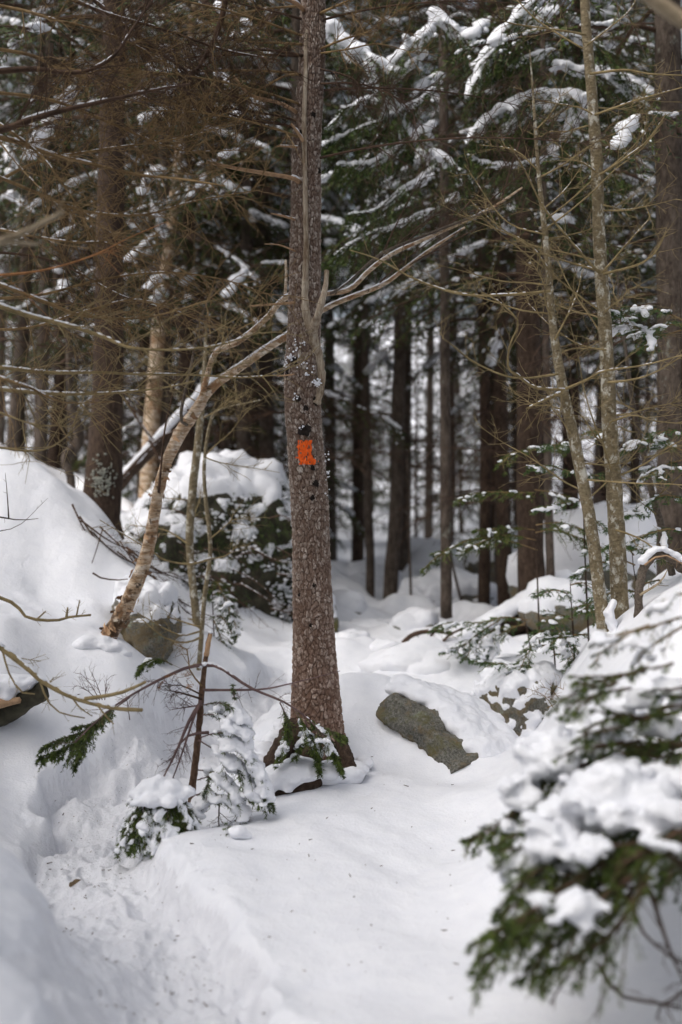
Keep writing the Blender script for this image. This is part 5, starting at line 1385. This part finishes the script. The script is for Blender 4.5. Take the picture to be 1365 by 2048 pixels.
young_fir('little dark spruce laden with snow in the gap left of the painted tree', [(430, 1330), (428, 1260), (425, 1190), (422, 1150)],
          [[(426, 1200), (445, 1200), (465, 1230), (475, 1270)], [(426, 1190), (440, 1185), (455, 1205), (462, 1240)], [(428, 1230), (450, 1240), (470, 1280)], [(426, 1180), (410, 1180), (400, 1210)], [(428, 1240), (440, 1270), (445, 1300)], [(424, 1170), (435, 1165), (445, 1185)]], 9.2, .3, .03, 'dark_needle', L2=.14)


# ------------------------------------------------------------------ forest trees: trunks traced where they stand, crowns from a few grown models
def crown_model(seed, H, h0, Lmax, nb, snow=0.85, dead=26, dead_h=(0.8, 5), droop=.5, blade=(.058, .014), nblade=17, fine=1.0):
    """spruce crown about a trunk on the z axis: returns foliage, snow and dead-branch meshes"""
    rng = np.random.default_rng(seed)
    leaf, sn, dd = MB(), MB(), MB()
    P0 = []; D2 = []; L2 = []; SNOWW = []
    for k in range(nb):
        u = (k + rng.random()) / nb
        h = h0 + (H - h0) * u ** 0.9
        a = k * 2.39996 + rng.normal(0, .3)
        L = Lmax * (1 - u) ** .75 * rng.uniform(.7, 1.15) + .25
        s = np.linspace(0, 1, 9)
        dr = np.array([math.cos(a), math.sin(a), 0])
        z = h + L * (.12 * s - droop * rng.uniform(.6, 1.2) * s ** 1.8)
        pth = dr[None] * (s * L)[:, None]; pth[:, 2] = z
        pth[:, :2] += np.cumsum(rng.normal(0, .02 * L, (9, 2)), 0)
        prisms(dd, pth[:-1], pth[1:], np.linspace(.022, .006, 8) * (.5 + L / 3), np.linspace(.019, .004, 8) * (.5 + L / 3), 4)
        n2 = max(8, int(L / .075 * fine)); t = np.linspace(.12, .98, n2)
        p0, tg = sample_poly(pth, t)
        sd = np.array([-dr[1], dr[0], 0]) * np.where(np.arange(n2) % 2, 1, -1)[:, None]
        d2 = norm(tg * .75 + sd * rng.uniform(.5, 1.0, (n2, 1)) + rng.normal(0, .15, (n2, 3)))
        l2 = (.40 * L * np.sqrt(np.clip(1.02 - t, 0, 1)) * np.clip(t * 3, .3, 1) + .09) * rng.uniform(.6, 1.1, n2)
        l2 = np.minimum(l2, .75)
        P0.append(p0); D2.append(d2); L2.append(l2)
        w = snow * sstep(-.15, .2, fbm2(t * L * 2.2, t * 0 + k * 7.7, 2, seed)) * np.clip(.3 + u * 1.2, 0, 1)
        SNOWW.append(w)
        # snow ridge along the bough
        ts = np.arange(.25, .97, .06 / max(L, .3)); ps, tgs = sample_poly(pth, ts)
        ws = .058 * snow * (rng.random(len(ts)) < .62) * sstep(-.2, .25, fbm2(ts * L * 2.2, ts * 0 + k * 7.7, 2, seed)) * rng.uniform(.6, 1.3, len(ts)) * np.clip(L / 1.2, .5, 1.3)
        kk = ws > .015
        lumps(sn, ps[kk] + [0, 0, .02], ws[kk] * 1.25, ws[kk] * .6, rng, 6, 4, axis=tgs[kk], rl=ws[kk] * 1.25)
    P0 = np.vstack(P0); D2 = np.vstack(D2); L2 = np.concatenate(L2); SW = np.concatenate(SNOWW)
    a2 = arcs(P0, D2, L2, .55 * rng.uniform(.4, 1.3, len(L2)), 5, rng, .05)
    needles(leaf, a2, nblade, blade[0], blade[1], rng, 1.0, .7)
    rods(dd, a2[:, ::2], .0035 * np.ones((len(a2), 3)))
    kk = (SW > .15) & (rng.random(len(SW)) < .72)
    for j in (1, 2, 3):
        c_ = a2[kk, j]; tg = a2[kk, j + 1] - a2[kk, j]; w = (.014 + .034 * SW[kk]) * rng.uniform(.4, 1.25, kk.sum()) * (1.15 - .2 * j)
        r3 = rng.random(len(w)) < .6
        lumps(sn, c_[r3] + np.array([0, 0, .012]), w[r3], w[r3] * .55, rng, 6, 4, axis=tg[r3], rl=w[r3] * 1.35)
    # dead lower branches
    if dead:
        n = dead; hh = rng.uniform(*dead_h, n); a = rng.uniform(0, 2 * pi, n); L = rng.uniform(.5, 1.7, n)
        p0 = np.stack([np.cos(a) * .05, np.sin(a) * .05, hh], -1); d = np.stack([np.cos(a), np.sin(a), rng.uniform(-.25, .25, n)], -1)
        b1 = arcs(p0, norm(d), L, .2, 7, rng, .04); rods(dd, b1, np.linspace(.009, .003, 7)[None] * np.ones((n, 1)))
        idx = np.repeat(np.arange(n), 16); j = rng.integers(1, 6, len(idx)); p = b1[idx, j]; tg = norm(b1[idx, j + 1] - b1[idx, j])
        b2_ = arcs(p, norm(tg * .6 + rng.normal(0, .5, (len(idx), 3))), rng.uniform(.15, .55, len(idx)), .15, 4, rng, .06); rods(dd, b2_, np.linspace(.0042, .002, 4)[None] * np.ones((len(idx), 1)))
    return leaf.mesh('foliage', MAT['dark_needle'], False, None, 'tone'), sn.mesh('snow', MAT['snow']), dd.mesh('branches', MAT['dark_twig'])


CROWNS = [crown_model(101, 11.0, 1.6, 1.6, 52, dead_h=(.7, 2.6), dead=8), crown_model(102, 12.0, 2.6, 1.9, 66, dead_h=(.8, 3.2), dead=10), crown_model(103, 9.0, .7, 1.4, 52, dead=4, dead_h=(.4, 1.4)),
          crown_model(104, 6.0, .35, 1.15, 46, dead=0, droop=.4), crown_model(105, 13.0, 3.4, 2.1, 70, dead=16, dead_h=(.9, 4.5)), crown_model(106, 3.4, .15, .8, 36, dead=0, droop=.4, blade=(.045, .011)),
          crown_model(107, 15.0, 7.0, 1.9, 50, dead=22, dead_h=(2.0, 7.0))]
CH = [11.0, 12.0, 9.0, 6.0, 13.0, 3.4, 15.0]


def add_crown(root, ci, rot, sc, base, lean=(0, 0)):
    for me, nm in zip(CROWNS[ci], ('foliage', 'snow', 'branches')):
        o = bpy.data.objects.new(nm, me); COL.objects.link(o); o.parent = root; o['kind'] = 'stuff'
        o.location = tuple(np.asarray(base) - ORG[root.name]); o.rotation_euler = (lean[0], lean[1], rot); o.scale = (sc, sc, sc)


def forest_tree(label, stem, ci, sc=1.0, mat='dark_bark', rot=None, name='spruce_tree', group=None, crown=True, seg=18, top=None, cat='tree'):
    d = stem[0][2]
    pw = PP([x[:3] for x in stem]); rad = np.array([x[3] / F * x[2] for x in stem])
    # carry the trunk on to its top
    dirn = (pw[-1] - pw[0]) / max(pw[-1][2] - pw[0][2], .1); H = CH[ci] * sc if crown else (top or 0)
    z0 = gz(pw[0][0], pw[0][1])
    pw[0][2] = min(pw[0][2], z0 - .15)
    if H:
        zt = z0 + H
        if zt > pw[-1][2] + .5:
            ext = [pw[-1] + dirn * (zt - pw[-1][2]) * f for f in (.35, .7, 1.0)]
            pw = np.vstack([pw, ext]); rad = np.concatenate([rad, rad[-1] * np.array([.75, .45, .12])])
    root = thing(name, label, cat, (pw[0][0], pw[0][1], z0), group)
    mb = MB(); tube(mb, pw, rad, seg, 70, .07, seed=int(rg.integers(99)), freq=9); part('trunk', mb, MAT[mat], root)
    if crown:
        base = np.array([pw[0][0], pw[0][1], z0])
        add_crown(root, ci, rg.uniform(0, 2 * pi) if rot is None else rot, sc, base, (0, math.atan2(dirn[0], 1.0)))
    return root


rg = np.random.default_rng(111)
t_ = forest_tree('big dark mossy-footed trunk on the left, above the snow slope', [(200, 1075, 10.4, 46), (203, 1030, 10.4, 40), (208, 960, 10.4, 37), (213, 850, 10.4, 33), (219, 700, 10.4, 30), (219, 550, 10.4, 28), (222, 400, 10.4, 27), (226, 200, 10.4, 25), (230, 0, 10.4, 23)], 4, 1.0, 'brown_bark', seg=26)
# lichen patch on it
mb = MB(); k = 150; aa = rg.normal(-pi / 2 + .1, .33, k); zz = rg.normal(0, .085, k); c1 = P(208, 963, 10.4); r1 = 37 / F * 10.4
c_ = np.stack([c1[0] + np.cos(aa) * r1 * 1.0, c1[1] + np.sin(aa) * r1 * 1.0, c1[2] + zz], -1)
lumps(mb, c_, rg.uniform(.006, .016, k), rg.uniform(.006, .016, k), rg, 6, 4)
plain('lichen', (0.20, 0.20, 0.17), (0.32, 0.33, 0.28), 30)
part('lichen_patch', mb, MAT['lichen'], t_, kind='stuff')
forest_tree('dark leaning trunk at the far left edge behind the snow slope', [(22, 960, 14, 17), (30, 880, 14, 16), (42, 720, 14, 14), (55, 500, 14, 12)], 1, 1.0)
forest_tree('slim brown trunk between the left edge and the big mossy trunk', [(104, 1000, 14.2, 15), (110, 900, 14.2, 14), (122, 720, 14.2, 12), (130, 400, 14.2, 10)], 0, 1.1, 'brown_bark')
t_ = thing('dead_snag', 'crooked dead snag with a hooked bend beside the big mossy trunk', 'snag', P(144, 1010, 11.5))
mb = MB(); tube(mb, PP([(144, 1020), (142, 960), (132, 915), (155, 890), (157, 850), (142, 810), (138, 700), (136, 600)], 11.5), np.array([9, 9, 9, 11, 10, 8, 6, 4]) / F * 11.5, 12, 60, .15); part('trunk', mb, MAT['dark_bark'], t_)
bare_branch(PP([(136, 700), (100, 660), (60, 640)], 11.5), .015, 'dark_twig', t_, rg, n2=10)
t_ = forest_tree('pale peeling birch trunk behind the bent birch', [(290, 960, 13, 17), (303, 860, 13, 17), (312, 740, 13, 16), (322, 620, 13, 14), (340, 480, 13, 11)], 0, 1, 'birch_bark', name='birch_tree', crown=False, top=8)
t_ = thing('fallen_tree', 'dark fallen trunk slanting up behind the bent birch', 'log', P(245, 970, 12.3))
mb = MB(); tube(mb, PP([(225, 985), (270, 930), (320, 880), (380, 820), (430, 760)], 12.3), np.array([14, 14, 13, 11, 8]) / F * 12.3, 12, 40, .12); part('wood', mb, MAT['brown_bark'], t_)
part('snow', snow_mass([(P(225 + 200 * s, 972 - 215 * s, 12.25), .06, .07, .035) for s in np.linspace(0, 1, 24)], .02, 4, .01, 12), MAT['snow'], t_)
for pts in [[(240, 960), (290, 905), (330, 870), (390, 850)], [(255, 800), (290, 860), (320, 890)], [(300, 880), (320, 920), (345, 960)]]:
    t2 = bare_branch(PP(pts, 12), .022, 'dark_twig', t_, rg, n2=6, l2=.3, n3=2, snow=1.0)
forest_tree('upright brown trunk just behind the bent birch crook', [(374, 960, 14, 17), (374, 850, 14, 16), (373, 700, 14, 14), (378, 450, 14, 12), (380, 200, 14, 10)], 1, 1.0, 'brown_bark')
forest_tree('dark straight trunk standing behind the big snow-capped boulder', [(510, 960, 17, 15), (511, 900, 17, 14), (513, 820, 17, 14), (515, 600, 17, 12)], 2, 1.25)
forest_tree('thinner trunk paired with the dark straight one behind the big boulder', [(536, 960, 18, 10), (536, 880, 18, 9.5), (536, 700, 18, 8.5)], 2, 1.1)
forest_tree('slim dark trunk first right of the painted spruce', [(740, 1250, 14.6, 9.5), (741, 1130, 14.6, 9), (737, 1000, 14.6, 8.5), (730, 640, 14.6, 7.5), (726, 400, 14.6, 6)], 0, 1.05, crown=False, top=9)
forest_tree('sturdy dark trunk second right of the painted spruce', [(778, 1245, 14.4, 16), (783, 1150, 14.4, 15), (794, 1000, 14.4, 14), (800, 700, 14.4, 12.5), (804, 480, 14.4, 11)], 6, .9)
forest_tree('trunk half hidden behind the sturdy dark one', [(808, 1180, 19, 12), (812, 1000, 19, 11), (814, 700, 19, 10)], 6, .95)
forest_tree('brown trunk left of a close pair in the middle distance at right', [(968, 1230, 13.6, 13), (970, 1100, 13.6, 12), (972, 900, 13.6, 11), (965, 600, 13.6, 10)], 4, 1.0, 'brown_bark')
forest_tree('thicker brown trunk right of that close pair at right', [(1011, 1225, 13.4, 16), (1009, 1100, 13.4, 15), (1004, 900, 13.4, 14), (998, 600, 13.4, 12)], 4, 1.05, 'brown_bark')
forest_tree('thick reddish-brown trunk rising above the fallen trunk', [(1068, 1310, 11.3, 32), (1064, 1200, 11.3, 28), (1060, 1000, 11.3, 26), (1058, 700, 11.3, 24), (1052, 350, 11.3, 21)], 4, 1.0, 'brown_bark', seg=24)
forest_tree('broad grey-brown trunk standing at the right edge', [(1348, 1160, 9.2, 34), (1346, 1000, 9.2, 31), (1344, 700, 9.2, 29), (1340, 400, 9.2, 28), (1336, 100, 9.2, 26)], 4, 1.0, 'dark_bark', seg=26)
for lab, pts in [('pole-thin bare stem between the rear trunks and the boulder mound', [(823, 1250), (822, 1180), (818, 1050), (815, 900)]), ('short leaning bare stem left of the close trunk pair', [(930, 1225), (915, 1170), (903, 1110), (895, 1020)])]:
    t_ = thing('thin_sapling', lab, 'sapling', P(*pts[0], 13.5)); mb = MB(); tube(mb, PP(pts, 13.5), [.02, .018, .014, .01], 8); part('trunk', mb, MAT['dark_bark'], t_)

# heavy snow boughs of the two near crowns at upper right
rg = np.random.default_rng(121)


def heavy_bough(root, pts, d, w, rng, L2=.5, hang=.8):
    pth = PP(pts, d)
    wd, lf, pl = spray(pth, rng, L2=L2, step=.045, droop=hang, nl=.036, nw=.010, npm=80, r0=.014, bare=.05)
    o = part('bough', wd, MAT['dark_twig'], root)
    part('needles', lf, MAT['dark_needle'], o, False, attr='tone')
    sp_ = spline(pth, 26); balls = []
    for i, c_ in enumerate(sp_):
        k = .8 + .3 * math.sin(pi * min(1, (i + 3) / 27)); r_ = w * .86 / F * d * k * rng.uniform(.7, 1.25)
        balls.append((c_ + np.array([0, 0, r_ * .3]), r_, r_ * 1.1, r_ * .7))
        for _ in range(2):
            q_ = rng.normal(0, 1, 3) * r_ * .8; q_[2] = abs(q_[2]) * -.5; r2_ = r_ * rng.uniform(.3, .55); balls.append((c_ + q_, r2_, r2_, r2_ * .7))
    q_ = pl[:, 2:4].reshape(-1, 3); q_ = q_[rng.random(len(q_)) < .05]
    part('snow', snow_mass(balls, .02, 4, .012, 14, int(rng.integers(50))), MAT['snow'], o)


hb = thing('snowy_spruce', 'dark spruce whose drooping boughs carry long thick snow strips above the boulder mound', 'tree', P(893, 1235, 11.6))
mb = MB(); tube(mb, [P(893, 1235, 11.6), P(892, 1000, 11.6), P(890, 650, 11.6), P(887, 0, 11.6), P(885, -500, 11.6)], [.062, .058, .05, .045, .03], 14, 50, .08); part('trunk', mb, MAT['dark_bark'], hb)
for pts, w in [([(640, 40), (690, 95), (740, 130), (768, 165), (780, 215), (800, 245), (822, 288)], 24), ([(862, 60), (830, 95), (790, 130), (768, 150)], 18), ([(850, 110), (800, 150), (760, 190), (700, 220), (660, 260)], 12), ([(866, 180), (800, 230), (720, 260), (650, 290)], 11), ([(866, 250), (800, 300), (740, 330), (680, 330)], 13), ([(866, 300), (900, 330), (930, 350)], 11),
               ([(866, 350), (810, 380), (760, 420), (700, 430)], 10), ([(864, 20), (900, 60), (930, 90), (945, 110)], 14), ([(866, 420), (800, 450), (720, 480), (660, 520)], 9)]:
    heavy_bough(hb, pts, 9.6, w, rg)
hb = thing('snowy_spruce', 'dark spruce with broad snow-piled boughs spreading behind the two grey saplings', 'tree', P(1106, 1290, 11))
mb = MB(); tube(mb, [P(1106, 1300, 11.0), P(1100, 1100, 11), P(1096, 900, 11), P(1090, 500, 11), P(1086, 0, 11), P(1082, -500, 11)], [.045, .042, .04, .036, .03, .02], 14, 50, .08); part('trunk', mb, MAT['dark_bark'], hb)
for pts, w in [([(1090, -20), (1050, 30), (1010, 70), (975, 120), (955, 165), (940, 195)], 20), ([(1110, 20), (1080, 40), (1030, 80), (1000, 110)], 15), ([(1180, 205), (1120, 195), (1060, 205), (1000, 230), (960, 260), (945, 280)], 20), ([(1140, 205), (1150, 230), (1140, 262), (1130, 280)], 15), ([(1110, 210), (1060, 225), (1020, 255), (1000, 275)], 16), ([(1160, 200), (1110, 215), (1080, 240)], 18), ([(1112, 130), (1180, 150), (1240, 170), (1290, 215)], 14),
               ([(1112, 60), (1180, 90), (1230, 110)], 9), ([(1114, 310), (1050, 330), (980, 330), (930, 310)], 9), ([(1116, 330), (1180, 340), (1240, 360)], 8), ([(1112, 100), (1050, 120), (1020, 140)], 9)]:
    heavy_bough(hb, pts, 9.2, w, rg)

# ---- the forest behind
rg = np.random.default_rng(131)
MARKS = [(-60, 'leaning edge trunk'), (40, 'leaning edge trunk'), (115, 'slim brown trunk'), (212, 'mossy trunk'), (305, 'peeling birch'), (374, 'upright brown trunk'), (520, 'boulder trunks'), (612, 'painted spruce'), (738, 'slim dark trunk'),
         (792, 'sturdy dark trunk'), (893, 'laden spruce'), (990, 'close trunk pair'), (1062, 'reddish trunk'), (1150, 'leaning sapling'), (1225, 'thicker sapling'), (1343, 'right-edge trunk')]
BG = []
ZONES = [(-300, 250, 'snowy spruce deep in the forest beyond the left slope', 'spruces beyond the left slope'), (250, 620, 'snowy spruce in the forest behind the big snow-capped boulder', 'spruces behind the big boulder'),
         (620, 960, 'blurred snowy spruce far beyond the hollow right of the painted tree', 'spruces beyond the hollow'), (960, 1700, 'snowy spruce crowding the forest behind the bare saplings', 'spruces behind the bare saplings')]
placed = []


def scatter(n, d0, d1, kinds, x0, x1, gap=.9, scr=(.8, 1.25)):
    k = tries = 0
    while k < n and tries < n * 40:
        tries += 1
        d = rg.uniform(d0 ** .8, d1 ** .8) ** 1.25; px = rg.uniform(x0, x1)
        x = (px - 682.5) / F * d
        if any((x - a) ** 2 + (d - b2) ** 2 < gap ** 2 for a, b2 in placed): continue
        if d < 24 and 660 < px < 960 and kinds[0] != 6: continue
        placed.append((x, d)); k += 1
        ci = int(rg.choice(kinds)); sc = rg.uniform(*scr); z = gz(x, d)
        lab, grp = next((l, g) for a, b2, l, g in ZONES if a <= px < b2 or b2 == 1700)
        root = thing('spruce_tree', lab, 'tree', (x, d, z), grp)
        BG.append((px, d, root, ci, sc))
        H = CH[ci] * sc; mb = MB(); r0 = (.028 + .0055 * H) * rg.uniform(.7, 1.2)
        lx = rg.normal(0, .015)
        tube(mb, [(x, d, z - .2), (x + lx * H * .5, d, z + H * .5), (x + lx * H, d, z + H)], [r0, r0 * .65, r0 * .1], 10, 24, .05)
        part('trunk', mb, MAT['dark_bark' if rg.random() < .6 else 'brown_bark'], root)
        add_crown(root, ci, rg.uniform(0, 2 * pi), sc, (x, d, z), (0, lx))


for nx in [(-200, 640)]:
    scatter(5, 12.5, 17, [0, 1, 4, 2], *nx)
scatter(11, 13.0, 20, [1, 4, 4], 860, 1500)
scatter(9, 13, 21, [4, 4, 1], -120, 640, .8)
scatter(9, 17, 28, [0, 1, 4], -150, 1500)
scatter(14, 14, 30, [3, 5, 3], -150, 640, .7)
scatter(12, 18, 32, [3, 5, 5], 700, 1500, .7)
scatter(14, 24, 46, [6, 6, 4], -60, 1420, 1.4, (1.0, 1.35))
scatter(9, 21, 40, [6], 655, 1010, .5, (.8, 1.1))
scatter(8, 17, 32, [4], 0, 600, .6, (.62, .85))
scatter(12, 24.5, 48, [5, 3, 5], 640, 1020, .6, (.7, 1.1))
scatter(10, 20, 40, [5, 3, 5], -20, 600, .6, (.9, 1.5))
scatter(10, 26, 44, [5, 3], -60, 1420, 1.0)
scatter(5, 52, 85, [4, 1], -100, 1460, 1.8, (.9, 1.4))
# the same wood goes on around and behind the viewer
for k, (x, y, ci, sc) in enumerate([(-3.9, .2, 4, 1.0), (4.0, .1, 4, 1.0), (-3.3, -1.9, 4, 1.0), (3.2, -1.8, 4, 1.0), (-5.6, -.8, 1, 1.1), (6.0, -1.6, 1, 1.0), (-4.6, -5.0, 4, 1.1), (4.8, -5.2, 4, 1.0), (.9, -5.6, 1, 1.0), (-1.6, -7.8, 4, 1.1), (-6.4, 3.2, 4, 1.0), (6.6, 3.4, 1, 1.0), (-8.2, 1.0, 1, 1.0), (8.4, .6, 4, 1.1), (-4.4, 2.4, 4, 1.1), (4.5, 2.2, 4, 1.1), (3.2, -3.6, 4, 1.15), (-3.4, -3.9, 4, 1.15), (.1, -4.2, 4, 1.2), (-5.6, 5.2, 4, 1.15), (5.8, 5.0, 4, 1.15)]):
    z = gz(x, y)
    root = thing('spruce_tree', 'spruce standing around the viewpoint, outside the picture', 'tree', (x, y, z), 'spruces around the viewpoint')
    H = CH[ci] * sc; mb = MB(); tube(mb, [(x, y, z - .2), (x + .05, y, z + H * .5), (x, y + .05, z + H)], [.13, .09, .015], 12, 24, .06); part('trunk', mb, MAT['dark_bark'], root)
    add_crown(root, ci, k * 1.3, sc, (x, y, z))
ORD = ['nearest', 'second nearest', 'third nearest', 'fourth nearest', 'fifth nearest', 'sixth nearest', 'seventh nearest', 'eighth nearest', 'ninth nearest', 'tenth nearest', 'eleventh nearest', 'twelfth nearest', 'thirteenth nearest', 'fourteenth nearest', 'fifteenth nearest', 'sixteenth nearest', 'seventeenth nearest', 'eighteenth nearest', 'nineteenth nearest', 'twentieth nearest']
gaps = {}
for px, d, root, ci, sc in BG:
    k = sum(px >= m_[0] for m_ in MARKS[1:])
    gaps.setdefault(k, []).append((d, root, ci))
for k, lst in gaps.items():
    lst.sort(key=lambda a: a[0])
    if k == 0: where = 'at the left edge beyond the leaning trunk'
    elif k >= len(MARKS) - 1: where = 'beyond the broad right-edge trunk'
    else: where = 'between the %s and the %s' % (MARKS[k][1], MARKS[k + 1][1])
    for r_, (d, root, ci) in enumerate(lst):
        root['label'] = '%s background spruce %s' % (ORD[min(r_, 19)], where)
print('objects', len(bpy.data.objects), 'tris', sum(sum(1 for _ in m.polygons) for m in bpy.data.meshes if m.users) )
